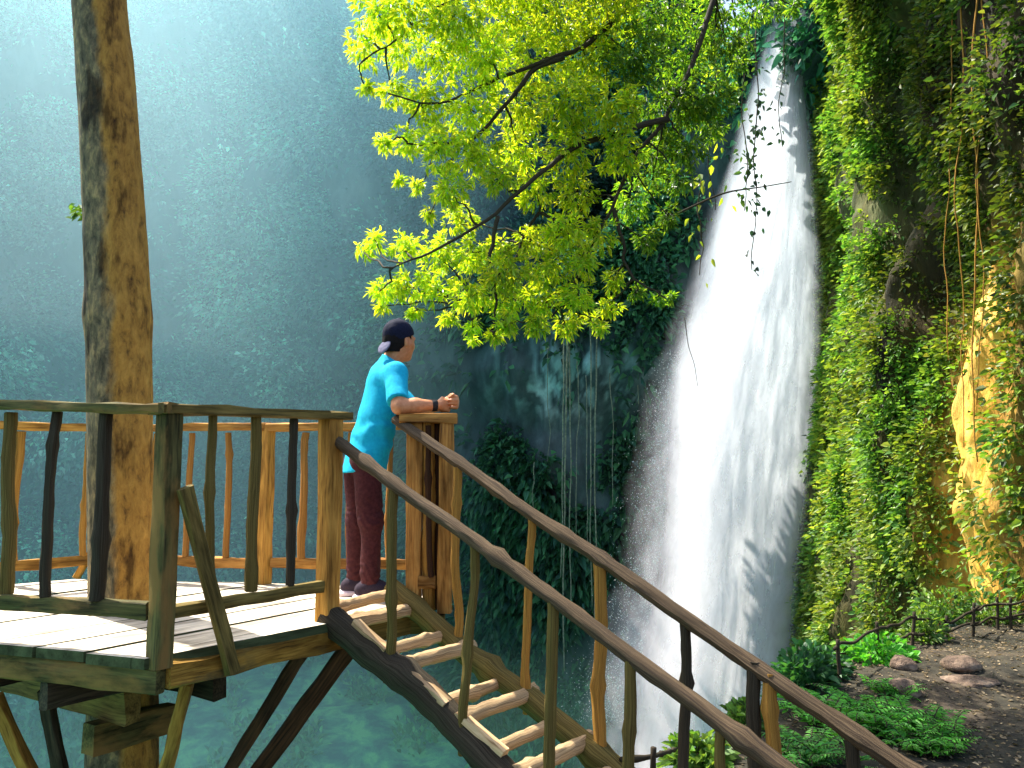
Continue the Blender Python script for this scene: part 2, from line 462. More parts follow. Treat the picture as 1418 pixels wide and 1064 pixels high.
lightb = np.concatenate([np.ones(len(pp)), 1.2 + .9 * up_])[:, None] * np.concatenate([np.ones(len(pp)), np.repeat(rng.uniform(.6, 1.5, len(Pb)), 280)])[:, None]  # bush tops painted lighter and undersides darker, as if lit from above
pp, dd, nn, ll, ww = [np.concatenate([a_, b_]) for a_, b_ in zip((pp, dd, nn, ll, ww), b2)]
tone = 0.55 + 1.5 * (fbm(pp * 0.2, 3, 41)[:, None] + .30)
cc = palette(len(pp), [(.05, .23, .17), (.08, .28, .19), (.09, .25, .22), (.15, .33, .25)], .4) * np.clip(tone, .3, 1.7) * lightb  # teal palette carries part of the haze as leaf colour
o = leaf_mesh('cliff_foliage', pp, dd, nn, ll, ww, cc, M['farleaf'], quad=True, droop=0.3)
tag(o, 'misty blue green forest growing over the far cliff face', kind='stuff')

# --- the dark rock face beside and behind the fall
pl = [(X_at(px, Y), Y) for px, Y in [(560, 43), (600, 38.5), (650, 35.5), (760, 34.2), (880, 33.6), (1000, 33.4), (1120, 33.6), (1260, 34)]]
def d_rock(P):
    z = P[..., 2]
    col = np.abs(np.sin(P[..., 0] * 2.3 + 2.2 * fbm(P * np.array([.5, .5, .12]), 2, 55)))
    band = np.exp(-((z - 4.2) / 1.6) ** 2)
    d = 1.2 * fbm(P * np.array([.22, .22, .14]), 3, 51) + 0.5 * fbm(P * np.array([.9, .9, .3]), 3, 52) + 0.12 * fbm(P * np.array([3, 3, 1]), 3, 53)
    d = d + 0.55 * col * band + 1.3 * np.clip((z - 2.2) / 2.5, 0, 1) - 1.2 * np.clip((-1 - z) / 5, 0, 1)
    d = d + 5.6 * np.exp(-((P[..., 0] - 9.9) / 1.7) ** 2) * np.clip((z - 11.5) / 3.0, 0, 1) ** 1.5
    return d + 1.2 * np.exp(-((P[..., 0] + 0.5) / 2.2) ** 2 - ((z - 1.2) / 1.8) ** 2)
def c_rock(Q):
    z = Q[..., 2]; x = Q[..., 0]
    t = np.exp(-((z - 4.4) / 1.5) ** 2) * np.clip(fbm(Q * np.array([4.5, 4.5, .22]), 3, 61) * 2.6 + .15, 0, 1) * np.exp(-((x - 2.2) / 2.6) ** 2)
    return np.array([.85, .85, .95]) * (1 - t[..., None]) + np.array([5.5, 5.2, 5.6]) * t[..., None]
Qr, Nr_, _ = cliff('rock_cliff', pl, -14, [10.5, 9.5, 9.5, 9, 10.5, 17, 21.5, 21.5], 200, 170, d_rock, M['farrock'], c_rock, 'dark dripping rock face beside the waterfall')
def keep_r(P):
    z = P[:, 2]
    a = np.clip(0.35 + 2.2 * fbm(P * np.array([.4, .4, .4]), 3, 71), 0.02, 1)
    bare = np.exp(-((z - 4.0) / 1.7) ** 2)
    return a * (1 - 0.93 * bare) * np.where(z > 6, 1.0, 0.8)
P_, N_ = on_cliff(Qr, Nr_, 7500, keep_r)
pp, dd, nn, ll, ww = sprays(P_, N_, 11, 0.5, 0.36, 0.17, None, 0.5)
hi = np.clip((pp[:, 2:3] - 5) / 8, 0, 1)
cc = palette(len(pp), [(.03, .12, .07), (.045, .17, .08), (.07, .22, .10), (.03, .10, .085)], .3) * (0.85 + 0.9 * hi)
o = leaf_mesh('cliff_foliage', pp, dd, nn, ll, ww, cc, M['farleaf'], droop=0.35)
tag(o, 'dark green creepers and ferns growing on the rock face by the waterfall', kind='stuff')

# --- the sunlit face on the near side of the fall
pl = [(X_at(px, Y), Y) for px, Y in [(2000, 8.5), (1760, 10.2), (1600, 11.5), (1500, 12.7), (1425, 14.2), (1345, 16), (1262, 18), (1222, 20.5), (1192, 23.5), (1168, 27), (1152, 31), (1150, 35)]]
pl = pl[::-1]
def blob(P, y, z, sy, sz): return np.exp(-((P[..., 1] - y) / sy) ** 2 - ((P[..., 2] - z) / sz) ** 2)
def d_sun(P):
    z, y = P[..., 2], P[..., 1]
    rid = np.abs(np.sin(y * 2.1 + 2.5 * fbm(P * np.array([.4, .4, .15]), 2, 85)))
    d = 0.9 * fbm(P * np.array([.25, .25, .18]), 3, 81) + 0.55 * fbm(P * np.array([.8, .8, .3]), 3, 82) + 0.18 * fbm(P * np.array([2.4, 2.4, 1]), 4, 83)
    d = d + 0.4 * rid
    d = d - 2.6 * blob(P, 18.5, 8.2, 1.5, 3.0) - 0.9 * blob(P, 15.6, 4.8, 0.8, 1.6)          # dark hollows
    d = d + 0.7 * blob(P, 12.6, 6.5, 1.3, 3.6) + 0.5 * blob(P, 15.2, 8.5, 1.0, 2.5) + 0.30 * np.abs(fbm(P * np.array([1.5, 1.5, .5]), 4, 87)) + .10 * np.abs(fbm(P * np.array([5, 5, 2.2]), 3, 88))           # overhanging buttress
    d = d + 0.55 * blob(P, 13.9, 1.4, 0.7, 2.6) + 1.2 * np.clip(-z / 9, 0, 1) * (y > 15) * np.clip((y - 15) / 3, 0, 1)
    return d - 0.6 * np.exp(-((y - 26) / 4.0) ** 2) * np.clip((z - 3) / 5, 0, 1)
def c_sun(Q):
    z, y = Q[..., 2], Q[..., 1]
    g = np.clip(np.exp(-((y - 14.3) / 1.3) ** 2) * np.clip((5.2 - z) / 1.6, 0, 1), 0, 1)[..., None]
    dk = np.clip((z - 4.5) / 1.6, 0, 1)[..., None] * (y < 17)[..., None]  # shade under the overhang painted onto the upper rock
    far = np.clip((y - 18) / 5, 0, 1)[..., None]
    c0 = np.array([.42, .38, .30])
    ho = np.clip(np.exp(-((y - 18.3) / 1.6) ** 4 - ((z - 8.2) / 2.8) ** 4) + np.exp(-((y - 16.2) / 1.0) ** 2 - ((z - 4.2) / 2.2) ** 2), 0, 1)[..., None]  # darkness inside the hollows painted into the rock colour
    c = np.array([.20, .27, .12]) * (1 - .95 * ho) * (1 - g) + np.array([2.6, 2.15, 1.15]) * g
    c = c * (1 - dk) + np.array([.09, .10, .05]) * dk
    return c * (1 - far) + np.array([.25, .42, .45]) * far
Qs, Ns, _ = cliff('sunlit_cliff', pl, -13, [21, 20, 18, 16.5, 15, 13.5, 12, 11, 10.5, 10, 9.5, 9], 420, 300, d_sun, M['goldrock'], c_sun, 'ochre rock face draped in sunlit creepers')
def keep_s(P):
    z, y = P[:, 2], P[:, 1]
    a = np.clip(0.95 + 4.2 * fbm(P * np.array([.6, .6, .42]), 3, 91), 0.04, 1)
    a = a * (1 - 0.97 * np.exp(-((y - 18.3) / 1.5) ** 4 - ((z - 8.2) / 2.6) ** 4)) * (1 - 0.3 * np.exp(-((y - 16.2) / .7) ** 2 - ((z - 3.6) / 1.3) ** 2))
    near = np.exp(-((y - 14.2) / 1.25) ** 4) * np.clip((5.0 - z) / 2, 0, 1)
    a = a * (1 - .9 * near) * np.where((z > 3.4) & (y < 20), .7, 1.0)
    return a * np.clip(y / 22, .35, 1)
P_, N_ = on_cliff(Qs, Ns, 22000, keep_s)
pp, dd, nn, ll, ww = sprays(P_, N_, 21, 0.25, 0.094, 0.055, None, 0.6, jitL=.5)
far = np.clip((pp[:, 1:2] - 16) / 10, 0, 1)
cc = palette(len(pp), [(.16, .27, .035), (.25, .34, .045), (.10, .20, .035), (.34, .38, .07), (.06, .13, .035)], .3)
cc = cc * (1 + 0.15 * far) * np.where((pp[:, 2] > 3.2) & (pp[:, 1] < 20), .6, 1)[:, None]  # upper near leaves darkened: painted shadow over that part of the face
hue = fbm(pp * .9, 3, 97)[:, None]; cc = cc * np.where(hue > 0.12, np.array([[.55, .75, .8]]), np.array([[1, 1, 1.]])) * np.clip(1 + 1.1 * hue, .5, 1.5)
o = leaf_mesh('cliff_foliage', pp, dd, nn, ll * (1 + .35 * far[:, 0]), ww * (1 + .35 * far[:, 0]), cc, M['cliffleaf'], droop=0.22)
tag(o, 'bright yellow green creepers hanging over the sunlit cliff', kind='stuff')

# valley floor undergrowth
n = 5200
gx = rng.uniform(-26, 12, n); gy = rng.uniform(15, 42, n); gz, ge = ground_z(gx, gy)
ok = (ge < -1.5) & (fbm(np.stack([gx, gy, gx * 0], -1) * 0.3, 3, 77) > -0.12); P_ = np.stack([gx, gy, gz], -1)[ok]
pp, dd, nn, ll, ww = sprays(P_, np.tile([0, 0, 1.0], (len(P_), 1)), 10, 0.42, 0.34, 0.15, None, 0.5)
cc = palette(len(pp), [(.04, .26, .13), (.07, .32, .14), (.04, .2, .14)], .3)
o = leaf_mesh('undergrowth', pp, dd, nn, ll, ww, cc, M['farleaf'], droop=0.2)
tag(o, 'green undergrowth on the misty valley floor', kind='stuff')

# stream pool in the valley
def build_pool():
    m, nt, out, N, Lk = nodes('pool_water')
    tc = N('ShaderNodeTexCoord'); n1 = noise(N, Lk, tc.outputs['Object'], 1.6, 6)
    principled(N, Lk, out, (0.02, 0.12, 0.13), 0.12, 0.5, n1.outputs[0], 0.4, 0.05)
    a = np.linspace(0, 2 * PI, 60, endpoint=False); r = 1 + .25 * np.sin(3 * a + 1) + .12 * np.sin(7 * a)
    V = np.column_stack([-2 + 11 * r * np.cos(a), 26.5 + 5.5 * r * np.sin(a), np.full(60, -12.02)])
    o = link('water', make_mesh('water', V, [list(range(60))], False), m)
    tag(o, 'teal pool on the valley floor at the foot of the fall', kind='structure')
build_pool()

# ================================================================== WATERFALL
def water_mat(name, scale, lo, hi, amax, tint):
    m, nt, out, N, Lk = nodes(name)
    a = N('ShaderNodeAttribute', attribute_name='grain')     # x: across 0..1, y: metres fallen, z: layer
    v = vmap(N, Lk, a.outputs['Vector'], (scale, 0.16, 1)); n1 = noise(N, Lk, v, 3.0, 6, 0.6, 0.25)
    v2 = vmap(N, Lk, a.outputs['Vector'], (scale * .35, 0.22, 1)); n2 = noise(N, Lk, v2, 2.2, 5, 0.6, 0.6)
    sx = N('ShaderNodeSeparateXYZ'); Lk(a.outputs['Vector'], sx.inputs[0])
    def math_(op, x, y=None, clamp=False):
        q = N('ShaderNodeMath', operation=op, use_clamp=clamp)
        for s, i in ((x, 0), (y, 1)):
            if s is None: continue
            if hasattr(s, 'is_linked'): Lk(s, q.inputs[i])
            else: q.inputs[i].default_value = s
        return q.outputs[0]
    e = math_('SUBTRACT', sx.outputs[0], 0.5); e = math_('ABSOLUTE', e); e = math_('SUBTRACT', 0.5, e)      # 0 at the edges
    e = math_('MULTIPLY', e, 5.5); e = math_('SUBTRACT', e, 0.18)
    k = math_('MULTIPLY', math_('SUBTRACT', n2.outputs[0], 0.5), 1.1)
    ed = math_('ADD', e, k); ed = math_('MINIMUM', ed, 1.0); ed = math_('MAXIMUM', ed, 0.0)
    # fade exactly to nothing at the sheet's own edges
    e0 = math_('MULTIPLY', math_('ADD', e, 0.18), 2.2, True); ed = math_('MULTIPLY', ed, e0)
    r = ramp(N, [(lo, (0, 0, 0)), (hi, (1, 1, 1))]); Lk(n1.outputs[0], r.inputs[0])
    al = math_('MULTIPLY', math_('MULTIPLY', ed, r.outputs[0]), amax)
    fall = math_('MULTIPLY', sx.outputs[1], 0.9, True); al = math_('MULTIPLY', al, fall)
    geo = N('ShaderNodeNewGeometry'); va = N('ShaderNodeVectorMath', operation='ADD'); Lk(geo.outputs['Normal'], va.inputs[0]); va.inputs[1].default_value = (0, 0, .9)
    vn = N('ShaderNodeVectorMath', operation='NORMALIZE'); Lk(va.outputs[0], vn.inputs[0])
    d = N('ShaderNodeBsdfDiffuse'); Lk(vn.outputs[0], d.inputs['Normal']); t = N('ShaderNodeBsdfTranslucent'); tr = N('ShaderNodeBsdfTransparent')
    vb = N('ShaderNodeVectorMath', operation='SUBTRACT'); Lk(geo.outputs['Normal'], vb.inputs[0]); vb.inputs[1].default_value = (0, 0, .9)
    vm = N('ShaderNodeVectorMath', operation='NORMALIZE'); Lk(vb.outputs[0], vm.inputs[0]); Lk(vm.outputs[0], t.inputs['Normal'])
    cr = ramp(N, [(0.3, tuple(.9 * c for c in tint)), (0.6, tint)]); Lk(n1.outputs[0], cr.inputs[0])
    Lk(cr.outputs[0], d.inputs[0]); Lk(cr.outputs[0], t.inputs[0])
    mx = N('ShaderNodeMixShader'); mx.inputs[0].default_value = 0.48; Lk(d.outputs[0], mx.inputs[1]); Lk(t.outputs[0], mx.inputs[2])
    m2 = N('ShaderNodeMixShader'); Lk(al, m2.inputs[0]); Lk(tr.outputs[0], m2.inputs[1]); Lk(mx.outputs[0], m2.inputs[2])
    Lk(m2.outputs[0], out.inputs['Surface']); return m

# outline of the fall in metres at its own plane, measured off the photo: (py, px left, px right)
FALL = np.array([(20, 1072, 1112), (60, 1058, 1112), (130, 1034, 1118), (200, 1014, 1128), (330, 972, 1140), (430, 945, 1141), (540, 920, 1139), (640, 912, 1132),
                 (740, 908, 1126), (850, 890, 1114), (950, 868, 1106), (1100, 838, 1100), (1300, 810, 1100)], float)
YF = 27.5
def water_sheet(name, Y, grow_l, grow_r, seed, bow, mat, nu=60, nv=140, fold=0.07):
    py = np.linspace(22, 1250, nv); l = np.interp(py, FALL[:, 0], FALL[:, 1]) - grow_l * np.interp(py, [22, 350, 620, 900], [.1, .15, .8, 1.2]); r = np.interp(py, FALL[:, 0], FALL[:, 2]) + grow_r
    A = np.array([at(a, b, Y) for a, b in zip(l, py)]); B = np.array([at(a, b, Y) for a, b in zip(r, py)])
    u = np.linspace(0, 1, nu)
    P = A[:, None] * (1 - u)[None, :, None] + B[:, None] * u[None, :, None]
    P[..., 1] -= bow * np.sin(u * PI)[None] * np.linspace(.4, 1, nv)[:, None]
    P[..., 1] += fold * fbm(P * np.array([1.3, 0, .12]) + seed, 3, seed)
    fallen = A[0, 2] - P[..., 2]
    G = np.stack([np.broadcast_to(u, P.shape[:2]), fallen, np.full(P.shape[:2], seed * 3.7)], -1)
    i = (np.arange(nv - 1)[:, None] * nu + np.arange(nu - 1)[None]).ravel()
    Fc = np.column_stack([i, i + 1, i + nu + 1, i + nu])
    return link(name, make_mesh(name, P.reshape(-1, 3), Fc, True, None, G.reshape(-1, 3)), mat)
Wm1 = water_mat('falling_water', 3.5, 0.05, 0.30, 1.0, (.86, .94, 1.0)); Wm2 = water_mat('falling_water_veil', 6, 0.36, 0.66, 0.7, (.88, .94, .98))
Wm3 = water_mat('falling_spray', 3, 0.25, 0.8, 0.62, (.86, .90, 1.0))
fall_root = thing('waterfall', 'tall white waterfall plunging between the cliffs', 'waterfall', at(1040, 640, YF))
fall_root['kind'] = 'structure'
def keep_parent(o, root):
    o.parent = root
    o.data.transform(__import__('mathutils').Matrix.Translation(-Vector(root.location)))
for nm, args in (('water_sheet', (YF, 3, 0, 8, .55, Wm1)), ('water_veil', (YF + .6, 12, 3, 14, .5, Wm2)), ('spray_veil', (YF - .3, 42, 4, 31, .7, Wm3)), ('spray_veil', (YF + .9, 60, 6, 47, .5, Wm3))):
    keep_parent(water_sheet(nm, *args), fall_root)

n = 5200; py = 480 + 520 * rng.random(n) ** .75; lx = np.interp(py, FALL[:, 0], FALL[:, 1]) - np.abs(rng.normal(0, 1, n)) * np.interp(py, [480, 1000], [14, 42]) + 12
P_ = np.array([at(a_, b_, YF - .6 + rng.normal(0, .5)) for a_, b_ in zip(lx, py)]); sz = rng.uniform(.008, .022, n)
m, nt, out, N, Lk = nodes('water_drop'); dn = noise(N, Lk, N('ShaderNodeTexCoord').outputs['Object'], 3); dr = ramp(N, [(.3, (.8, .9, .95)), (.7, (.95, .98, 1))]); Lk(dn.outputs[0], dr.inputs[0]); principled(N, Lk, out, dr.outputs[0], .3, .5)
o = leaf_mesh('water_droplets', P_, rng.normal(0, .3, (n, 3)) + [0, 0, -1], np.tile([0, -1.0, .3], (n, 1)) + rng.normal(0, .3, (n, 3)), sz * 1.6, sz, palette(n, [(.9, .95, 1)], 0), m, droop=0)
tag(o, 'fine white droplets flying off the edge of the waterfall', kind='stuff')

# ================================================================== MIST
def fog_mat(name, dens, color, aniso=0.3):
    m, nt, out, N, Lk = nodes(name)
    s = N('ShaderNodeVolumeScatter'); s.inputs['Color'].default_value = rgb(color); s.inputs['Density'].default_value = dens
    s.inputs['Anisotropy'].default_value = aniso; Lk(s.outputs[0], out.inputs['Volume']); return m
def box_me(name, lo, hi):
    x0, y0, z0 = lo; x1, y1, z1 = hi
    V = [(x0, y0, z0), (x1, y0, z0), (x1, y1, z0), (x0, y1, z0), (x0, y0, z1), (x1, y0, z1), (x1, y1, z1), (x0, y1, z1)]
    return make_mesh(name, V, np.array([[0, 3, 2, 1], [4, 5, 6, 7], [0, 1, 5, 4], [1, 2, 6, 5], [2, 3, 7, 6], [3, 0, 4, 7]]), False)
FOG_D = 0.015
def prism(name, plan, z0, z1):
    n = len(plan); V = [(x, y, z0) for x, y in plan] + [(x, y, z1) for x, y in plan]
    return make_mesh(name, V, [list(range(n))[::-1], [n + i for i in range(n)]] + [[i, (i + 1) % n, n + (i + 1) % n, n + i] for i in range(n)], False)
o = link('mist', prism('mist', [(-55, 18), (-7, 18), (6, 50), (-55, 50)], -15, 26), fog_mat('valley_mist', .0150, (.34, .76, .95), 0.3))
tag(o, 'thin blue mist filling the ravine', kind='stuff')
o = link('mist', prism('mist', [(-50, 22), (-13, 22), (-7, 42), (-50, 42)], 5, 25.5), fog_mat('sunlit_mist', .009, (.55, .82, .92), 0.3))
tag(o, 'brighter sunlit haze drifting high across the ravine', kind='stuff')
o = link('mist', prism('mist', [(-40, 13), (6, 20), (8, 44), (-40, 44)], -15, -5.2), fog_mat('low_mist', .009, (.36, .92, .82), 0.2))
tag(o, 'low turquoise mist lying over the valley floor', kind='stuff')
def ball_me(name, c, r, nu=40, nv=24):
    u = np.linspace(0, 2 * PI, nu, endpoint=False); v = np.linspace(0.03, PI - .03, nv)
    uu, vv = np.meshgrid(u, v); V = np.stack([np.cos(uu) * np.sin(vv) * r[0], np.sin(uu) * np.sin(vv) * r[1], np.cos(vv) * r[2]], -1)
    V = V * (1 + .16 * fbm(V * .45 + np.array(c), 3, 5))[..., None] + np.array(c); V = V.reshape(-1, 3)
    Fc = [[i * nu + j, i * nu + (j + 1) % nu, (i + 1) * nu + (j + 1) % nu, (i + 1) * nu + j] for i in range(nv - 1) for j in range(nu)]
    Fc += [list(range(nu))[::-1], [(nv - 1) * nu + j for j in range(nu)]]
    return make_mesh(name, V, Fc, True)
# ================================================================== VIEWING PLATFORM
A = on_z(218, 908, 0)[:2]; B = on_z(457, 858, 0)[:2]; C = on_z(566, 838, 0)[:2]; D_ = on_z(616, 838, 0)[:2]
E2 = at(600, 700, 5.35)[:2]; E = at(368, 700, 5.45)[:2]; Fp = at(165, 700, 5.8)[:2]; H = at(-70, 700, 5.1)[:2]
Lp = on_z(0, 889, 0)[:2]; J = A + (Lp - A) * 1.55
Kp = E + (E2 - E) * 0.86
print('DECK', A, B, C, D_, E2, E, Fp, H, J)
RAILZ = 1.035
plat = thing('viewing_platform', 'weathered timber viewing platform with pale plank deck built around a bare tree trunk', 'platform', (A[0], A[1], 0))

def clip_poly(poly, conv):
    """clip polygon by a convex ccw polygon"""
    out = [np.array(p) for p in poly]
    n = len(conv)
    for i in range(n):
        a, b = np.array(conv[i]), np.array(conv[(i + 1) % n]); nrm = np.array([-(b - a)[1], (b - a)[0]])
        res = []
        for j in range(len(out)):
            p, q = out[j], out[(j + 1) % len(out)]; dp, dq = (p - a) @ nrm, (q - a) @ nrm
            if dp >= 0: res.append(p)
            if (dp >= 0) != (dq >= 0): res.append(p + (q - p) * dp / (dp - dq))
        out = res
        if len(out) < 3: return []
    return out
def grow(poly, m):
    c = np.mean(poly, 0); return [p + (p - c) / np.linalg.norm(p - c) * m for p in poly]
dirv = (B - A) / np.linalg.norm(B - A); nrm = np.array([-dirv[1], dirv[0]])
P1 = grow([A, B, C, Kp, E, Fp, H, J], 0.05); P2 = [C, D_ + np.array([.05, -.03]), E2 + np.array([.05, .05]), Kp]
g = Geo(); w = 0.0
off = -0.12
while off < 4.2:
    bw = rng.uniform(0.17, 0.25); gap = rng.uniform(0.006, 0.014)
    a0, a1 = off, off + bw; off = a1 + gap
    for P_poly in (P1, P2):
        q = [A + dirv * s + nrm * t for s, t in ((-4, a0), (5, a0), (5, a1), (-4, a1))]
        r = clip_poly(q, P_poly)
        if len(r) < 3: continue
        z1 = rng.uniform(-0.006, 0.003); th = 0.042; n = len(r)
        jit = np.array([rng.normal(0, .004, 2) for _ in r])
        V = [(p[0] + d[0], p[1] + d[1], z1) for p, d in zip(r, jit)] + [(p[0] + d[0], p[1] + d[1], z1 - th) for p, d in zip(r, jit)]
        Fc = [list(range(n)), [n + i for i in range(n)][::-1]] + [[i, n + i, n + (i + 1) % n, (i + 1) % n] for i in range(n)]
        k = rng.random(3) * 40
        G = [((np.array(v[:2]) - A) @ dirv + k[0], (np.array(v[:2]) - A) @ nrm + k[1], v[2] + k[2]) for v in V]
        g.add(V, Fc, G)
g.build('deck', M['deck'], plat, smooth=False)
# boards laid along A-B: edge beams, joists, bearers
def part(name, geo, mat, root, **kw): 
    g = Geo(); g.add(*geo); return g.build(name, M[mat], root, autosmooth=40, **kw)
def p3(p, z): return np.array([p[0], p[1], z])
outAB = np.array([dirv[1], -dirv[0]]); dJA = (A - J) / np.linalg.norm(A - J); outJA = np.array([dJA[1], -dJA[0]])
part('edge_beam', beam(p3(J, -.095), p3(A + dJA * .02, -.095), .05, .10), 'green', plat)
part('edge_beam', beam(p3(A + outAB * .012 + dirv * .035, -.088), p3(B + outAB * .012 + dirv * .04, -.098), .055, .092, jit=.006), 'fascia', plat)
part('edge_beam', beam(p3(B, -.10), p3(C, -.10), .05, .1), 'olive', plat)
part('edge_beam', beam(p3(C, -.10), p3(D_, -.10), .05, .1), 'olive', plat)
part('edge_beam', beam(p3(Fp, -.11), p3(H, -.11), .05, .12), 'olive', plat)
part('edge_beam', beam(p3(Kp, -.11), p3(Fp, -.11), .05, .12), 'olive', plat)
TR = at(170, 800, 4.4)           # trunk axis near the deck
for s in (0.55, 1.15, 1.75):
    a = A + (J - A) * (s / np.linalg.norm(J - A)) + nrm * 0.03
    part('joist', beam(p3(a, -.205), p3(a + dirv * 2.3, -.205), .06, .115, jit=.004), 'dark', plat)
a = np.array(TR[:2])
for sg in (-1, 1):
    c0 = a + dirv * sg * .24
    part('bearer', beam(p3(c0 - nrm * .50, -.345), p3(c0 + nrm * 1.25, -.345), .075, .16, jit=.004), 'olive' if sg < 0 else 'dark', plat)
part('bearer', beam(p3(a - nrm * .33 - dirv * .34, -.50), p3(a - nrm * .31 + dirv * .10, -.50), .09, .14, jit=.004), 'green', plat)

# posts
def post(p, w, h, mat, z0=-.02, z1=None, rot=None):
    ang = rot if rot is not None else math.atan2(dirv[1], dirv[0])
    up = (math.cos(ang), math.sin(ang), 0)
    return part('post', beam(p3(p, z0), p3(p, (RAILZ - .02) if z1 is None else z1), w, h, jit=.003, up=up, bend=.002), mat, plat)
pA = post(A + dirv * .01 + outAB * .0, .078, .078, 'green', -.05, RAILZ - .05)
pB = post(B - dirv * .02, .085, .09, 'gold', -.02, RAILZ - .03)
post(C + np.array([.02, 0.03]), .085, .085, 'orange', -.04, RAILZ - .03, 0)
post(D_, .07, .075, 'orange', -.04, RAILZ - .03, 0)
post(E2, .07, .07, 'dark', -.04, None, .2)
post(E, .075, .07, 'gold', -.03); post(Fp, .08, .08, 'gold', -.03); post(H, .08, .08, 'gold', -.03)
post(J, .10, .10, 'green', -.05)
part('post', log(p3(C + np.array([.105, .03]), -.03), p3(C + np.array([.09, .03]), RAILZ - .03), .036), 'gold', plat)
part('post', log(p3(D_ + np.array([-.07, .10]), -.03), p3(D_ + np.array([-.05, .08]), RAILZ - .03), .04), 'strut', plat)
# railing runs: (start, end, top board, lower-rail height, lower-rail wood, baluster columns with radius and wood)
def railing(p, q, mtop, mlow, zl, bal, top=(.11, .042), low=(.045, .065), ext=(0, 0), zt=RAILZ, dz=(0, 0)):
    d = (q - p) / np.linalg.norm(q - p)
    part('handrail', beam(p3(p - d * ext[0], zt + dz[0] - top[1] / 2), p3(q + d * ext[1], zt + dz[1] - top[1] / 2), top[0], top[1], jit=.003), mtop, plat)
    if mlow: part('lower_rail', beam(p3(p + d * .05, zl), p3(q - d * .05, zl), low[0], low[1], jit=.003), mlow, plat)
    for px, r, mt in bal:
        c = line_at(p, q, px, .55)
        l = rng.normal(0, .012, 2)
        part('baluster', log((c[0] + l[0], c[1] + l[1], zl + .03), (c[0], c[1], zt - top[1] - .012), r, r * .92, wob=.009, knots=1), mt, plat)
railing(J, A, 'green', 'green', .17, [(-55, .026, 'olive'), (7, .028, 'olive'), (72, .022, 'dark'), (141, .027, 'dark')], ext=(0, .05), dz=(.02, -.04))
railing(A, B, 'olive', 'olive', .165, [(290, .020, 'olive'), (350, .026, 'olive'), (404, .022, 'dark')], ext=(.055, .075), low=(.045, .05), dz=(-.04, -.012))
railing(C, D_, 'orange', 'orange', .12, [(592, .016, 'strut')], ext=(.06, .06), top=(.10, .05))
railing(D_, E2, 'olive', 'orange', .12, [(607, .022, 'strut')], top=(.10, .05))
railing(E, E2, 'orange', 'orange', .13, [(421, .024, 'orange'), (484, .018, 'orange'), (540, .02, 'orange')], top=(.09, .05), zt=RAILZ - .005)
railing(Fp, E, 'orange', 'orange', .12, [(213, .02, 'orange'), (263, .022, 'orange'), (313, .021, 'orange')], top=(.09, .05))
railing(H, Fp, 'gold', 'gold', .12, [(-30, .024, 'gold'), (24, .03, 'gold'), (118, .022, 'gold')], top=(.09, .05))
railing(J, H, 'gold', 'gold', .12, [], top=(.09, .05))
# diagonal braces
t0 = at(238, 690, A[1] - .04); q = A + dirv * .42 + outAB * .07
part('brace', beam(p3(A + outAB * .085 + dirv * .03, .66), p3(line_at(A + outAB * .075, B + outAB * .075, 322, -.1)[:2], -.115), .03, .062, jit=.003, up=(*dirv, 0)), 'olive', plat)
part('brace', beam(p3(Fp + np.array([-.22, -.1]), 0), p3(Fp + np.array([-.02, -.05]), .42), .04, .05, up=(0, 1, 0)), 'gold', plat)
# struts from the trunk up to the edge
foot = np.array([TR[0] + .04, TR[1], -1.55])
def strut(top, ft, w, h, mat): part('strut', beam(top, ft, w, h, jit=.003, up=(0, 1, .2)), mat, plat)
pS4 = line_at(A, B, 424, -.12); pS3 = line_at(A, B, 268, -.12)
strut(p3(pS4[:2] - outAB * .03, -.14), foot + [.12, -.05, .05], .06, .06, 'strut')
strut(p3(pS3[:2] - outAB * .04, -.14), foot + [.10, -.10, .0], .05, .05, 'gold')
strut(p3(B + np.array([.10, .10]), -.13), foot + [.14, .0, .0], .085, .10, 'strut')
s2 = at(62, 955, 4.0); strut(s2, foot + [-.10, -.08, .10], .055, .055, 'dark')
s1 = at(-8, 965, 3.9); strut(s1, foot + [-.12, -.05, .2], .06, .06, 'gold')

# ================================================================== STAIRCASE
sd = np.array([.85, -.525]); sd /= np.linalg.norm(sd); SLOPE = .535
stair = thing('wooden_staircase', 'rustic pole staircase with round log treads leading down from the platform', 'staircase', (B[0], B[1], 0))
def on_stair(base, s, z): return np.array([base[0] + sd[0] * s, base[1] + sd[1] * s, z - SLOPE * s])
LB, RB = B + np.array([.03, -.02]), C + np.array([-.005, -.035])
SL = 2.75
zL0 = at(475, 622, B[1])[2]; zR0 = at(545, 606, C[1])[2]
part('stringer', log(on_stair(LB, -.05, -.01), on_stair(LB, SL, -.01), .068, .075, wob=.02, knots=3, k=14, n=50), 'dark', stair)
part('stringer', log(on_stair(RB, -.12, .02), on_stair(RB, SL, .0), .058, .065, wob=.02, knots=3, k=14, n=50), 'olive', stair)
hl = part('handrail', log(on_stair(LB, -.06, zL0 + .03), on_stair(LB, SL, zL0 - .01), .028, .035, wob=.005, knots=5, k=14, n=60), 'rail', stair)
hr = part('handrail', log(on_stair(RB, -.10, zR0 + .05), on_stair(RB, SL, zR0 - .02), .028, .037, wob=.006, knots=6, k=14, n=60), 'rail', stair)
def srail(base, z0, px_list, ztop, zbot, nm='baluster'):
    for px, r, mt, ln in px_list:
        # column px at rail level
        best = min(np.linspace(0, 2.9, 1200), key=lambda s: abs(709 + F * (base[0] + sd[0] * s) / ((base[1] + sd[1] * s) * cp + (ztop - SLOPE * s - CAM[2]) * sp) - px))
        tp = on_stair(base, best, ztop + .012); bt = on_stair(base, best - ln, zbot); bt[2] = zbot - SLOPE * best
        part(nm, log(bt, tp, r, r * .95, wob=.012, knots=1), mt, stair)
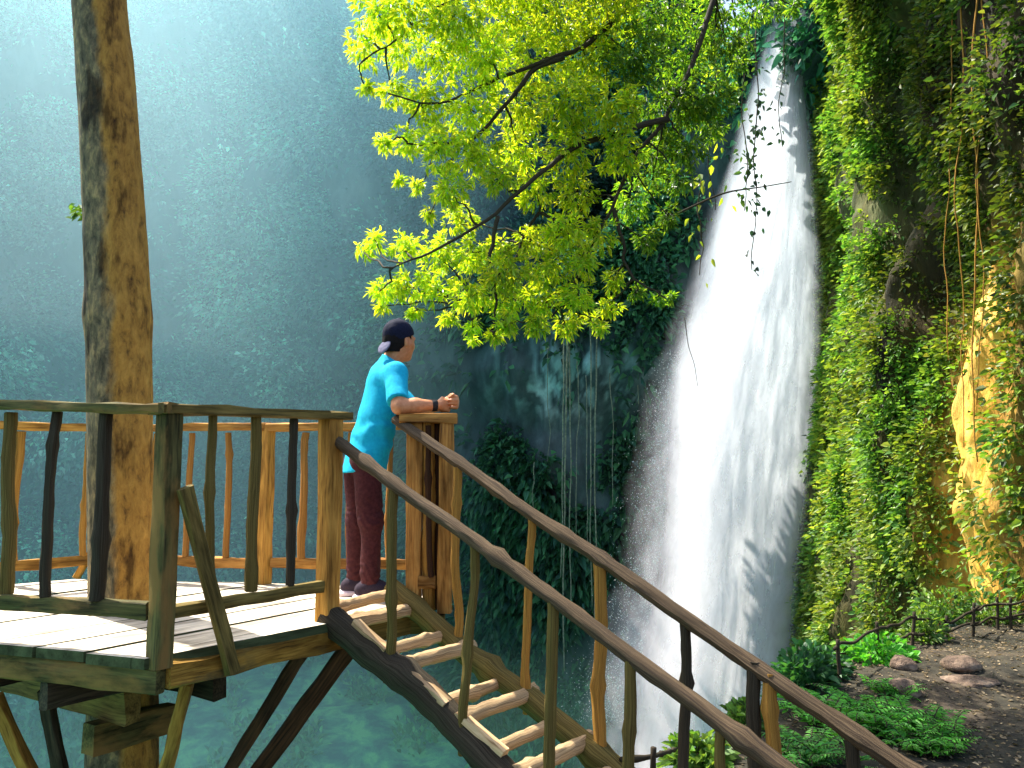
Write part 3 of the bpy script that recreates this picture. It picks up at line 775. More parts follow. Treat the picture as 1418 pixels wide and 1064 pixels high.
srail(LB, 0, [(546, .024, 'olive', .02), (658, .022, 'olive', .06), (766, .026, 'olive', .02), (873, .024, 'olive', .03), (999, .02, 'olive', .0)], zL0, -.06)
srail(RB, 0, [(634, .024, 'gold', .0), (737, .022, 'gold', .03), (830, .030, 'gold', .0), (948, .024, 'dark', .02), (1066, .030, 'gold', .0), (1180, .028, 'dark', .0)], zR0, -.03)
part('baluster', log(on_stair(RB, 1.86, -.06) , on_stair(RB, 1.86, zR0 + .02), .028), 'dark', stair)
for i, s in enumerate((.05, .39, .74, 1.04, 1.34, 1.66, 1.98, 2.3)):
    z = .035 if i else .02
    for k, (ds, dz, r) in enumerate(((0, 0, .035), (-.14, 0, .03))):
        zz = z - SLOPE * s + (k == 1) * (SLOPE * .14 - .028)
        a_ = p3(LB + sd * (s + ds), zz); b_ = p3(RB + sd * (s + ds + rng.normal(0, .012)), zz + rng.normal(0, .008))
        ax = (b_ - a_) / np.linalg.norm(b_ - a_)
        part('tread', log(a_ - ax * .02, b_ + ax * .06, r, r * 1.0, wob=.010, knots=1, k=12, n=18), 'cut', stair)
    if i:
        part('notch_block', beam(on_stair(LB, s - .26, .068), on_stair(LB, s - .06, .068), .055, .03, jit=.004), 'cut', stair)
        
# ================================================================== TREE THROUGH THE PLATFORM
def bark_mat():
    m, nt, out, N, Lk = nodes('peeling_bark')
    tc = N('ShaderNodeTexCoord'); v = vmap(N, Lk, tc.outputs['Object'], (1, 1, .45))
    n1 = noise(N, Lk, v, 3.0, 6, .6, .5); n2 = noise(N, Lk, v, 22, 8, .72, .3); n3 = noise(N, Lk, vmap(N, Lk, tc.outputs['Object'], (1, 1, .3)), 7.5, 5, .6)
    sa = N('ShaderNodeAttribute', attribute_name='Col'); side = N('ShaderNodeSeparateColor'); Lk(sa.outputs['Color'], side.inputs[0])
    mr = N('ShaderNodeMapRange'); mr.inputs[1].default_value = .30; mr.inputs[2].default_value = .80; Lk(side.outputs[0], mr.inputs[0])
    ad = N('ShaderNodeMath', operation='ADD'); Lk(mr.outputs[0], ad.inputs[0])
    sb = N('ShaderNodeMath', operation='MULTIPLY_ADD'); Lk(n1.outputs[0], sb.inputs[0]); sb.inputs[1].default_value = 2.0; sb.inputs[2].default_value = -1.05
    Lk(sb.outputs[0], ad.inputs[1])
    grey_bark = ramp(N, [(.34, (.035, .035, .02)), (.5, (.16, .13, .07)), (.68, (.46, .33, .14))]); Lk(n2.outputs[0], grey_bark.inputs[0])
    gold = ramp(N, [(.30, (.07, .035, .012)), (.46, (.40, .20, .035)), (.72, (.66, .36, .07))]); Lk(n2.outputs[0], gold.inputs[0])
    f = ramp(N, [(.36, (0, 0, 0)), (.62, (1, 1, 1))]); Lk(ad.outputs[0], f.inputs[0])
    c = mixc(N, Lk, f.outputs[0], grey_bark.outputs[0], gold.outputs[0])  # grey left, golden right: shading and bounced light painted into the bark
    dk = ramp(N, [(.55, (1, 1, 1)), (.64, (.14, .11, .08))]); Lk(n3.outputs[0], dk.inputs[0])
    c = mixc(N, Lk, .85, c, dk.outputs[0], 'MULTIPLY')
    principled(N, Lk, out, c, .85, .25, n2.outputs[0], 1.0, .025); return m
M['bark'] = bark_mat()
trunk_root = thing('tree', 'tall bare leaning trunk with peeling golden bark growing through the platform', 'tree', (TR[0], TR[1], -6))
def trunk_geo():
    prof = [(-420, 128, 66), (-150, 133, 70), (0, 138, 73), (100, 146, 77), (200, 153, 81), (300, 158, 83), (400, 163, 86), (440, 163, 91), (480, 165, 85), (560, 166, 84), (700, 167, 82), (830, 170, 84), (960, 170, 88), (1064, 170, 92), (1300, 168, 100), (1800, 160, 130)]
    ctr = np.array([at(cx, py, TR[1]) for py, cx, w in prof]); rad = np.array([w / 2 / F * TR[1] for _, _, w in prof])
    order = np.argsort(ctr[:, 2]); ctr, rad = ctr[order], rad[order]
    zs = np.linspace(max(ctr[0, 2], -7.5), ctr[-1, 2], 320); k = 110
    cx = np.interp(zs, ctr[:, 2], ctr[:, 0]); r = np.interp(zs, ctr[:, 2], rad)
    a = np.arange(k) / k * 2 * PI
    V = np.zeros((len(zs), k, 3)); P = np.stack([np.cos(a) * .3 + 0 * zs[:, None], np.sin(a) * .3 + 0 * zs[:, None], zs[:, None] + 0 * a], -1)
    rr = r[:, None] * (1 + .05 * fbm(P * np.array([3, 3, 1.3]), 3, 5) + .035 * fbm(P * np.array([12, 12, 3]), 3, 6) - .05 * np.clip(fbm(P * np.array([26, 26, 4]), 3, 7), 0, 1) + .03 * np.clip(fbm(P * np.array([10, 10, 7]), 4, 9) - .1, 0, .3))
    V[..., 0] = cx[:, None] + np.cos(a) * rr; V[..., 1] = TR[1] + np.sin(a) * rr; V[..., 2] = zs[:, None]
    i = (np.arange(len(zs) - 1)[:, None] * k + np.arange(k)[None]); j = np.arange(len(zs) - 1)[:, None] * k + (np.arange(k)[None] + 1) % k
    Fc = np.stack([i, j, j + k, i + k], -1).reshape(-1, 4)
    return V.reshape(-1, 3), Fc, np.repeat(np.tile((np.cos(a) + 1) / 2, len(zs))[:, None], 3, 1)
V, Fc, sc_ = trunk_geo()
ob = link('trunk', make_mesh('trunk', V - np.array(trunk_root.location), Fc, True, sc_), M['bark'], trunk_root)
n = 30; c = at(110, 293, TR[1])
P_ = c + rng.normal(0, .017, (n, 3)) * [1, 1, 1.4]; Dd = unit(rng.normal(0, .6, (n, 3)) + [-.7, -.2, .1])
leaf_mesh('sprout', P_, Dd, unit(rng.normal(0, .5, (n, 3)) + [0, -.4, .8]), .045, .024, palette(n, [(.14, .25, .03), (.09, .2, .03)]), M['cliffleaf'], trunk_root, trunk_root.location)

# ================================================================== OVERHANGING LEAFY TREE
def smooth_path(pts, n=30):
    pts = np.array(pts, float); s = np.concatenate([[0], np.cumsum(np.linalg.norm(np.diff(pts, axis=0), axis=1))])
    t = np.linspace(0, s[-1], n); P = np.column_stack([np.interp(t, s, pts[:, i]) for i in range(3)])
    for _ in range(3): P[1:-1] = (P[:-2] + 2 * P[1:-1] + P[2:]) / 4
    return P
def limb(pts, r0, r1, n=30, k=9):
    P = smooth_path(pts, n); s = rng.integers(0, 999); t = np.linspace(0, 1, n)
    P = P + np.stack([fbm(np.column_stack([t * 6, t * 0 + s, t * 0 + q]), 3, s) for q in (1.1, 5.3, 9.7)], -1) * .07 * np.minimum(1, t * 5)[:, None]
    return sweep(P, circle(1, k, .06), np.linspace(r0, r1, n), jit=.0015), P
YT = 9.6
tree_root = thing('tree', 'leafy tree leaning out from the cliff with bright yellow green leaves overhanging the ravine', 'tree', (9.0, 14.0, 9.4))
T0 = np.array([9.0, 14.0, 9.4])
main_pts = [T0, at(1130, -170, 11.6), at(1010, -110, 10.6), at(900, -30, 10.0), at(800, -40, 9.8), at(690, -60, 9.6), at(600, -60, 9.4)]
gm, mainP = limb(main_pts, .17, .05, 60, 12)
g = Geo(); g.add(*gm); g.build('trunk', M['dark'], tree_root)
limbs = [[at(1000, -38, 10.5), at(965, 90, 10.2), at(925, 165, 10.0), at(880, 215, 9.9), at(850, 290, 9.8), at(815, 345, 9.7), at(790, 400, 9.6), at(760, 440, 9.5)],
         [at(925, 165, 10.0), at(860, 180, 9.6), at(800, 205, 9.4), at(740, 240, 9.3), at(690, 300, 9.2), at(620, 345, 9.1), at(540, 375, 9.0)],
         [at(905, -30, 10.0), at(820, 60, 9.7), at(745, 90, 9.5), at(670, 120, 9.4), at(600, 150, 9.3), at(540, 130, 9.2)],
         [at(780, 80, 9.6), at(740, 95, 9.5), at(700, 150, 9.5), at(650, 200, 9.4), at(570, 200, 9.2)],
         [at(850, 290, 9.8), at(860, 340, 9.7), at(880, 390, 9.6), at(925, 412, 9.5)],
         [at(690, 300, 9.2), at(680, 360, 9.2), at(690, 420, 9.1), at(685, 465, 9.1)],
         [at(690, -60, 9.6), at(610, 10, 9.5), at(550, 50, 9.4), at(510, 80, 9.4)],
         [at(815, 345, 9.7), at(745, 290, 9.9), at(730, 330, 9.9), at(700, 390, 9.8), at(640, 420, 9.6)]]
skel = [mainP]
BG, BI = [], [-1] * len(mainP)
for i, pts in enumerate(limbs):
    gm, P = limb(pts, .042 if i < 4 else .026, .009, 34); skel.append(P)
    g = Geo(); g.add(*gm); BG.append(g); BI += [i] * len(P)
skel = np.concatenate(skel)
CL = [(520,15,35),(570,10,45),(630,20,50),(700,20,55),(770,15,55),(840,15,55),(910,20,55),(980,15,50),(510,65,30),(555,60,38),(610,75,42),(670,80,46),(735,80,50),(810,75,52),(880,80,52),(950,85,45),(1000,50,35),
      (507,122,13),(545,128,26),(590,140,36),(650,150,42),(715,150,46),(785,140,46),(850,150,42),(920,150,42),(965,150,32),(530,197,13),(562,195,24),(610,205,36),(660,215,38),(720,210,38),(790,205,38),(860,215,36),(915,215,32),
      (553,250,8),(578,258,12),(622,262,30),(690,245,25),(745,262,34),(800,265,32),(870,280,32),(905,250,24),(595,295,12),(638,306,28),(690,345,20),(735,335,28),(780,320,32),(830,325,28),
      (503,347,14),(522,332,15),(558,345,24),(606,350,32),(652,350,32),(700,375,36),(756,370,34),(806,362,26),(528,402,19),(560,397,25),(602,397,30),(650,408,28),(700,412,32),(752,412,32),(800,412,26),(850,388,18),(882,405,14),(912,413,11),(928,412,6),
      (530,424,11),(575,430,14),(620,442,14),(655,452,12),(686,466,12),(700,448,17),(742,447,20),(785,450,20),(822,445,15),(845,425,16),(832,455,8),(655,472,7),(1042,22,26),(1076,14,20),(1102,8,15),(600,-60,70),(720,-70,80),(840,-70,80),(1050,-30,30),(1012,92,28),(1000,135,26),(985,180,24),(955,205,30),(938,250,26),(925,300,20),(895,330,22),(965,140,36),(1025,60,22)]
LP, LD, LN, LL, LW, LC = [], [], [], [], [], []
for px, py, rp in CL:
    Yc = YT + rng.uniform(-.7, .9) + (0.7 if px > 850 else 0) + (1.2 if px > 1000 else 0)
    c = at(px, py, Yc); r = rp / F * Yc
    nt_ = max(4, int(7 + (rp / 10.0) ** 2 * 6.6))
    q = rand_unit(nt_) * (rng.random((nt_, 1)) ** .42) * r * np.array([1.0, 1.5, .92]) + c
    kn = np.argmin(((skel - c) ** 2).sum(-1)); near = skel[kn]; tw = BG[max(0, BI[kn])]
    if rp > 10:
        gm, _ = limb([near, (near + c) / 2 + rng.normal(0, .05, 3), c], .014, .006, 8, 5); tw.add(*gm)
        for k in range(min(3, nt_)):
            gm, _ = limb([c, (c + q[k]) / 2, q[k]], .006, .003, 5, 4); tw.add(*gm)
    out = unit(q - c + [0, 0, -.15 * r] + rng.normal(0, .3 * r, (nt_, 3)))
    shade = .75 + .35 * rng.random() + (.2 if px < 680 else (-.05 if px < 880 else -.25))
    for k in range(nt_):
        m = rng.integers(6, 11); ax = unit(out[k] + [0, -.15, -.1])
        a = rng.random(m) * 2 * PI; x, y, _ = frame(ax)
        tilt = rng.uniform(.35, 1.25, m)[:, None]
        Dd = ax * np.cos(tilt) + (np.cos(a)[:, None] * x + np.sin(a)[:, None] * y) * np.sin(tilt)
        Dd = unit(Dd + np.array([0, 0, -.22]))
        LP.append(q[k] + Dd * .012 - ax * rng.random((m, 1)) * .07); LD.append(Dd); LN.append(unit(rng.normal(0, .45, (m, 3)) + np.array([-.15, -.25, .85])))
        l = rng.uniform(.05, .115, m); LL.append(l); LW.append(l * rng.uniform(.24, .34, m))
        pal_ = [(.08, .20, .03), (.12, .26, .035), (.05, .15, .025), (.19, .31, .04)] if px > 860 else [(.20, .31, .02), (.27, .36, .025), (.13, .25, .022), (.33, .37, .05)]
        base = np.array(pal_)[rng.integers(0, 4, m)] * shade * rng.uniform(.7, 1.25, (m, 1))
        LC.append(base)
LP, LD, LN, LL, LW, LC = [np.concatenate(a) for a in (LP, LD, LN, LL, LW, LC)]
print('crown leaves', len(LP))
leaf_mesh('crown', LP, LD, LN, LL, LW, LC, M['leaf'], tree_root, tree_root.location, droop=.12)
for g in BG: g.build('branch', M['dark'], tree_root)

# ================================================================== HANGING ROOTS, CREEPERS, BARE BRANCH
M['root'] = plain_mat('pale_root', (.09, .12, .09), (.2, .23, .17), 9)
def hang(px, y0, y1, Y, r, sway=.12):
    a, b = at(px, y0, Y), at(px + rng.uniform(-4, 4), y1, Y); n = 26; t = np.linspace(0, 1, n); s = rng.integers(0, 999)
    P = a + (b - a) * t[:, None]; P[:, 0] += fbm(np.column_stack([t * 4, t * 0 + s, t * 0]), 3, s) * sway; P[:, 1] += fbm(np.column_stack([t * 4, t * 0 + s, t * 0 + 4]), 3, s) * sway
    return P, sweep(P, circle(1, 6), np.linspace(r, r * .6, n))
for i, (px, y0, y1, r) in enumerate([(779, 455, 800, .030), (785, 440, 930, .042), (789, 470, 860, .034), (800, 500, 740, .022), (817, 450, 840, .030), (824, 430, 870, .036), (812, 520, 780, .022), (760, 480, 640, .02), (846, 480, 700, .02), (885, 330, 560, .026), (893, 420, 600, .022), (737, 640, 740, .02)]):
    Yv = 31.2 + .12 * i; P, gm = hang(px, y0, y1, Yv, r)
    g = Geo(); g.add(*gm); o = g.build('aerial_root', M['root'], org=P[0]); o.location = P[0]
    tag(o, 'thin pale aerial root hanging in front of the dark rock face', 'hanging root', 'aerial roots hanging down the dark rock face')
def creeper(px, y0, y1, Y, cols, nl, L, label, sway=.15, spread=.10, mat='cliffleaf'):
    P, gm = hang(px, y0, y1, Y, .012, sway); rt = thing('hanging_creeper', label, 'creeper', P[0])
    g = Geo(); g.add(*gm); g.build('stem', M['dark'], rt)
    k = rng.integers(2, len(P), nl); pos = P[k] + rng.normal(0, spread, (nl, 3))
    Dd = unit(rng.normal(0, .6, (nl, 3)) + [0, -.1, -.7])
    leaf_mesh('leaves', pos, Dd, unit(rng.normal(0, .5, (nl, 3)) + [0, -.7, .4]), rng.uniform(.7, 1.3, nl) * L, rng.uniform(.7, 1.3, nl) * L * .55, palette(nl, cols), M[mat], rt, rt.location)
dkc = [(.02, .06, .03), (.03, .08, .035), (.015, .04, .03)]; ylc = [(.16, .24, .03), (.22, .28, .04), (.1, .17, .03)]
creeper(1046, 40, 375, 13.5, dkc, 64, .115, 'dark leafy creeper dangling across the upper side of the waterfall', .1, .07)
creeper(1082, -10, 200, 13.5, dkc, 44, .10, 'short dark creeper dangling over the lip of the waterfall', .1, .08)
creeper(1026, 40, 290, 13.6, [(.05, .12, .03), (.08, .16, .03)], 70, .12, 'green creeper hanging beside the upper edge of the waterfall')
creeper(985, 60, 290, 13.2, ylc, 34, .13, 'creeper with yellow leaves beside the waterfall above the bare branch', .12, .10, 'leaf')
creeper(968, 250, 380, 13.3, ylc, 12, .12, 'sparse yellow leaved creeper tip beside the middle of the waterfall', .1, .1, 'leaf')
P = smooth_path([at(930, 300, 13.0), at(985, 274, 13.0), at(1010, 265, 13.0), at(1050, 260, 13.0), at(1096, 252, 13.0)], 24)
g = Geo(); g.add(*sweep(P, circle(1, 6), np.linspace(.022, .007, 24))); o = g.build('bare_branch', M['dark'], org=P[0]); o.location = P[0]
tag(o, 'thin bare branch reaching across the upper waterfall', 'branch')
P = smooth_path([at(948, 440, 24), at(953, 480, 24), at(962, 505, 24), at(966, 535, 24)], 20)
g = Geo(); g.add(*sweep(P, circle(1, 5), np.linspace(.014, .008, 20))); o = g.build('bare_twig', M['dark'], org=P[0]); o.location = P[0]
tag(o, 'thin dark twig hanging in front of the middle of the waterfall', 'twig')
# roots and stems down the sunlit face
for px, y0, y1, Y, r in [(1348, -40, 640, 13.6, .018), (1356, -60, 560, 13.5, .014), (1331, -50, 620, 13.9, .014), (1316, -40, 500, 14.4, .013)]:
    P, gm = hang(px, y0, y1, Y, r, .2); g = Geo(); g.add(*gm); o = g.build('hanging_vine', M['gold'], org=P[0]); o.location = P[0]
    tag(o, 'brown woody vine hanging down the sunlit cliff', 'vine', 'woody vines on the sunlit cliff')

# ================================================================== PATH: FENCES, BUSHES, STONES
def gz(x, y): return float(ground_z(np.array([x]), np.array([y]))[0][0])
def on_ground(px, py):
    """point of the ground seen at a photo pixel"""
    t = np.linspace(4, 24, 2500); pts = np.array([at(px, py, y) for y in t]); z = ground_z(pts[:, 0], pts[:, 1])[0]
    k = np.argmax(pts[:, 2] < z); p = pts[k].copy(); p[2] = z[k]; return p
fence = thing('path_fence', 'thin dark two rail pole fence along the rim of the path under the sunlit cliff', 'fence', on_ground(1265, 900))
fp = []
for px, yb, yt in [(1160, 945, 893), (1214, 915, 868), (1266, 896, 853), (1312, 885, 858), (1347, 882, 840), (1380, 872, 832), (1401, 872, 833), (1440, 872, 826), (1490, 872, 820)]:
    b = on_ground(px, yb); t = at(px + rng.uniform(-2, 2), yt, b[1]); fp.append((b, t))
    g = Geo(); g.add(*log(b - [0, 0, .2], t + [0, 0, .05], .024, .02, wob=.02, k=8)); g.build('post', M['dark'], fence)
for fr in (.93, .42):
    for (b0, t0), (b1, t1) in zip(fp[:-1], fp[1:]):
        p, q = b0 + (t0 - b0) * fr, b1 + (t1 - b1) * fr; d = (q - p) / np.linalg.norm(q - p)
        if fr < .5 and fp[0][0] is b0: continue
        g = Geo(); g.add(*log(p - d * .08 + rng.normal(0, .012, 3), q + d * .08, .018, .016, wob=.03, k=7)); g.build('rail', M['dark'], fence)
rope_b = [on_ground(px, py) for px, py in [(905, 1062), (985, 1045)]]
ropef = thing('rope_fence', 'knotted dark rope strung on a short stake at the rim below the stairs', 'rope fence', rope_b[0])
st = at(905, 1035, rope_b[0][1])
g = Geo(); g.add(*log(rope_b[0] - [0, 0, .25], st, .016, .014, k=7)); g.build('stake', M['dark'], ropef)
rp = [at(860, 1052, rope_b[0][1] - .1), at(884, 1055, rope_b[0][1]), st - [0, 0, .04], at(935, 1038, 6.5), at(962, 1028, 6.7), at(990, 1010, 7.0), at(1040, 985, 7.6)]
P = smooth_path(rp, 40); g = Geo(); g.add(*sweep(P, circle(1, 6), .012 * (1 + .6 * (rng.random(40) > .82)))); g.build('rope', M['dark'], ropef)

def bush(name, label, cat, px, py, w, h, n, L, cols, mat='cliffleaf', dep=None, lift=.5, group=None, narrow=.45, upw=.35, base=None):
    b = on_ground(px, py) if base is None else np.array(base, float)
    rx, rz = w / 2 / F * b[1], h / F * b[1]; ry = dep or rx * .8
    rt = thing(name, label, cat, b, group)
    q = rand_unit(n) * (rng.random((n, 1)) ** .4); q[:, 2] = np.abs(q[:, 2]); lum = 1 + .28 * fbm(q * 3 + px, 3, int(px))
    pos = b + q * [rx, ry, rz] * lum[:, None]; pos[:, 2] = np.maximum(pos[:, 2], ground_z(pos[:, 0], pos[:, 1])[0] + .01)
    Dd = unit(q + rng.normal(0, .45, (n, 3)) + [0, 0, upw])
    l = rng.uniform(.65, 1.35, n) * L
    leaf_mesh('foliage', pos, Dd, unit(rng.normal(0, .45, (n, 3)) + [0, -.2, .8]), l, l * narrow, palette(n, cols, .3), M[mat], rt, b, droop=.35)
    g = Geo()
    for _ in range(7):
        e = pos[rng.integers(0, n)]; e = b + (e - b) * .8; g.add(*limb([b - [0, 0, .12] + rng.normal(0, .003, 3), (b + e) / 2 + [0, 0, .05], e], .012, .004, 7, 5)[0])
    g.build('stems', M['dark'], rt); return rt
gr = [(.10, .40, .04), (.15, .46, .06), (.06, .26, .03)]; gy = [(.12, .24, .04), (.18, .28, .05), (.07, .17, .03)]; gd = [(.02, .09, .03), (.03, .12, .04), (.05, .16, .05)]
bush('shrub', 'broad leaved green shrub at the foot of the cliff beside the first fence post', 'shrub', 1132, 938, 84, 38, 560, .11, gd)
bush('shrub', 'low dark green shrub at the rim where the waterfall meets the path', 'shrub', 1112, 955, 80, 55, 420, .12, gd)
bush('shrub', 'bright green shrub growing under the sloping fence rail', 'shrub', 1215, 915, 90, 30, 420, .11, gr)
bush('shrub', 'pale leaved shrub at the fence corner', 'shrub', 1278, 888, 60, 40, 420, .10, gy)
bush('shrub', 'yellow green shrub behind the fence under the dark overhang', 'shrub', 1330, 872, 80, 45, 460, .11, gy, base=on_ground(1330, 868) + [0, .5, 0])
bush('shrub', 'sunlit tuft of shrub behind the fence at the bend of the path', 'shrub', 1395, 868, 70, 40, 300, .10, gy, base=on_ground(1395, 870) + [0, .5, 0])
bush('shrub', 'yellow green tuft at the rim seen through the stair railing', 'shrub', 965, 1062, 90, 40, 420, .10, gy)
bush('shrub', 'small sunlit tuft on the rim beside the upright double stair post', 'shrub', 1030, 1010, 60, 35, 300, .09, gy)
# fern clumps: arching fronds with many leaflets
def ferns(label, px, py, w, nf, L, cols, group=None):
    b = on_ground(px, py); rt = thing('fern_clump', label, 'ferns', b, group); P_, D_2, N_2, L_2 = [], [], [], []
    r = w / 2 / F * b[1]; g = Geo()
    for _ in range(nf):
        o = b + np.append(rng.normal(0, .45, 2) * [r, r * .7], 0); o[2] = gz(o[0], o[1]); a = rng.random() * 2 * PI; h = np.array([math.cos(a), math.sin(a), 0]); l = L * rng.uniform(.6, 1.25)
        t = np.linspace(0, 1, 15); C_ = o + h * (t[:, None] ** 1.15) * l * .8 + np.array([0, 0, 1]) * ((t - .62 * t ** 2.2) * l * rng.uniform(.75, 1.1))[:, None]
        g.add(*sweep(C_[::2], circle(.004, 4)))
        side = np.cross(h, [0, 0, 1]); tg = unit(np.gradient(C_, axis=0))
        for sg in (-1, 1):
            P_.append(C_[2:]); D_2.append(unit(sg * side + tg[2:] * .45 + rng.normal(0, .12, (13, 3)))); N_2.append(np.tile([0, -.1, 1.0], (13, 1)) + rng.normal(0, .15, (13, 3))); L_2.append(l * .30 * (1.05 - t[2:]))
    P_, D_2, N_2, L_2 = [np.concatenate(q) for q in (P_, D_2, N_2, L_2)]
    leaf_mesh('fronds', P_, D_2, N_2, L_2, L_2 * .30, palette(len(P_), cols, .25), M['cliffleaf'], rt, b, droop=.2)
    g.build('stems', M['dark'], rt)
ferns('wide bank of bright green ferns covering the slope beside the lower handrail', 1195, 1010, 190, 150, .42, gr)
ferns('narrow green fern clump at the edge of the bare earth path', 1290, 1045, 90, 70, .36, gr)
ferns('sunlit fern clump between the two lower handrails', 1110, 1062, 110, 90, .40, [(.06, .26, .04), (.10, .3, .05)])
ferns('small fern tuft among pale stones beside the path', 1235, 965, 60, 40, .26, gr)
# stones
M['stone'] = rock_mat('path_stone', [(.3, (.07, .05, .04)), (.5, (.2, .14, .10)), (.72, (.42, .32, .24))], 3.0, (1, 1, 1), .6, False)
def stone(label, px, py, w, h, flat=1.0, nm='rock'):
    b = on_ground(px, py); rx, rz = w / 2 / F * b[1], h / F * b[1]
    u, v = np.meshgrid(np.linspace(0, 2 * PI, 22, endpoint=False), np.linspace(.05, PI - .05, 14)); S = np.stack([np.cos(u) * np.sin(v), np.sin(u) * np.sin(v), np.cos(v)], -1)
    R = S * (1 + .38 * fbm(S * 1.6 + px, 3, 3) + .1 * fbm(S * 6 + px, 2, 4))[..., None]
    R = np.sign(R) * np.abs(R) ** .85
    V = (R * [rx, rx * .9, rz * .75]).reshape(-1, 3) + [0, 0, rz * .25]; nu = 22
    Fc = [[i * nu + j, i * nu + (j + 1) % nu, (i + 1) * nu + (j + 1) % nu, (i + 1) * nu + j] for i in range(13) for j in range(nu)] + [list(range(nu))[::-1], [13 * nu + j for j in range(nu)]]
    o = link(nm, make_mesh(nm, V, [f[::-1] for f in Fc], True), M['stone']); o.location = b; tag(o, label, 'rock'); return o
for lb, px, py, w, h in [('humped brown stone in the middle of the bare path with a dark hollow beside it', 1332, 925, 46, 15), ('flat pale stone sunk in the path below the humped stone', 1345, 945, 70, 5), ('tan slab of rock at the edge of the fern bank', 1252, 962, 42, 18), ('small pale stone at the foot of the fence corner', 1250, 925, 34, 16), ]:
    stone(lb, px, py, w, h)
# leaf litter and gravel on the path
n = 22000; gx = rng.uniform(.5, 10, n); gy_ = rng.uniform(4.5, 13.5, n); gzz, ge = ground_z(gx, gy_); ok = ge > .05
P_ = np.stack([gx, gy_, gzz + .006], -1)[ok]; n = len(P_); dd = unit(rng.normal(0, 1, (n, 3)) * [1, 1, .12])
ll = rng.uniform(.012, .055, n)
o = leaf_mesh('leaf_litter', P_, dd, unit(rng.normal(0, .25, (n, 3)) + [0, 0, 1]), ll, ll * .6, palette(n, [(.12, .08, .04), (.22, .16, .08), (.05, .04, .025), (.3, .24, .15)], .3), M['farleaf'], droop=0)
tag(o, 'dry leaf litter scattered over the path', kind='stuff')

# tree added on the sunlit cliff top, out of view, shading the upper rock
t2 = thing('tree', 'unseen broad leaved tree added on the cliff top to shade the upper rock', 'tree', (9.6, 18, 11.5))
g = Geo(); g.add(*limb([(9.6, 18, 11.0), (8.8, 18.2, 13), (7.6, 18.4, 14.6), (5.2, 18.6, 15.2)], .22, .05, 24, 10)[0]); g.build('trunk', M['dark'], t2)
n = 9000; q = rand_unit(n) * rng.random((n, 1)) ** .4; ctr = np.array([(5.6, 17.4, 14.4), (7.4, 16.2, 13.8), (6.6, 19.6, 15.0), (5.0, 19.4, 14.2)])[rng.integers(0, 4, n)]
q = q * [1.5, 1.7, 1.1] + ctr; dd = unit(rng.normal(0, 1, (n, 3)) + [0, 0, -.3]); l = rng.uniform(.14, .26, n)
leaf_mesh('crown', q, dd, unit(rng.normal(0, .5, (n, 3)) + [0, 0, 1]), l, l * .5, palette(n, [(.08, .18, .02), (.14, .24, .03)]), M['leaf'], t2, t2.location)

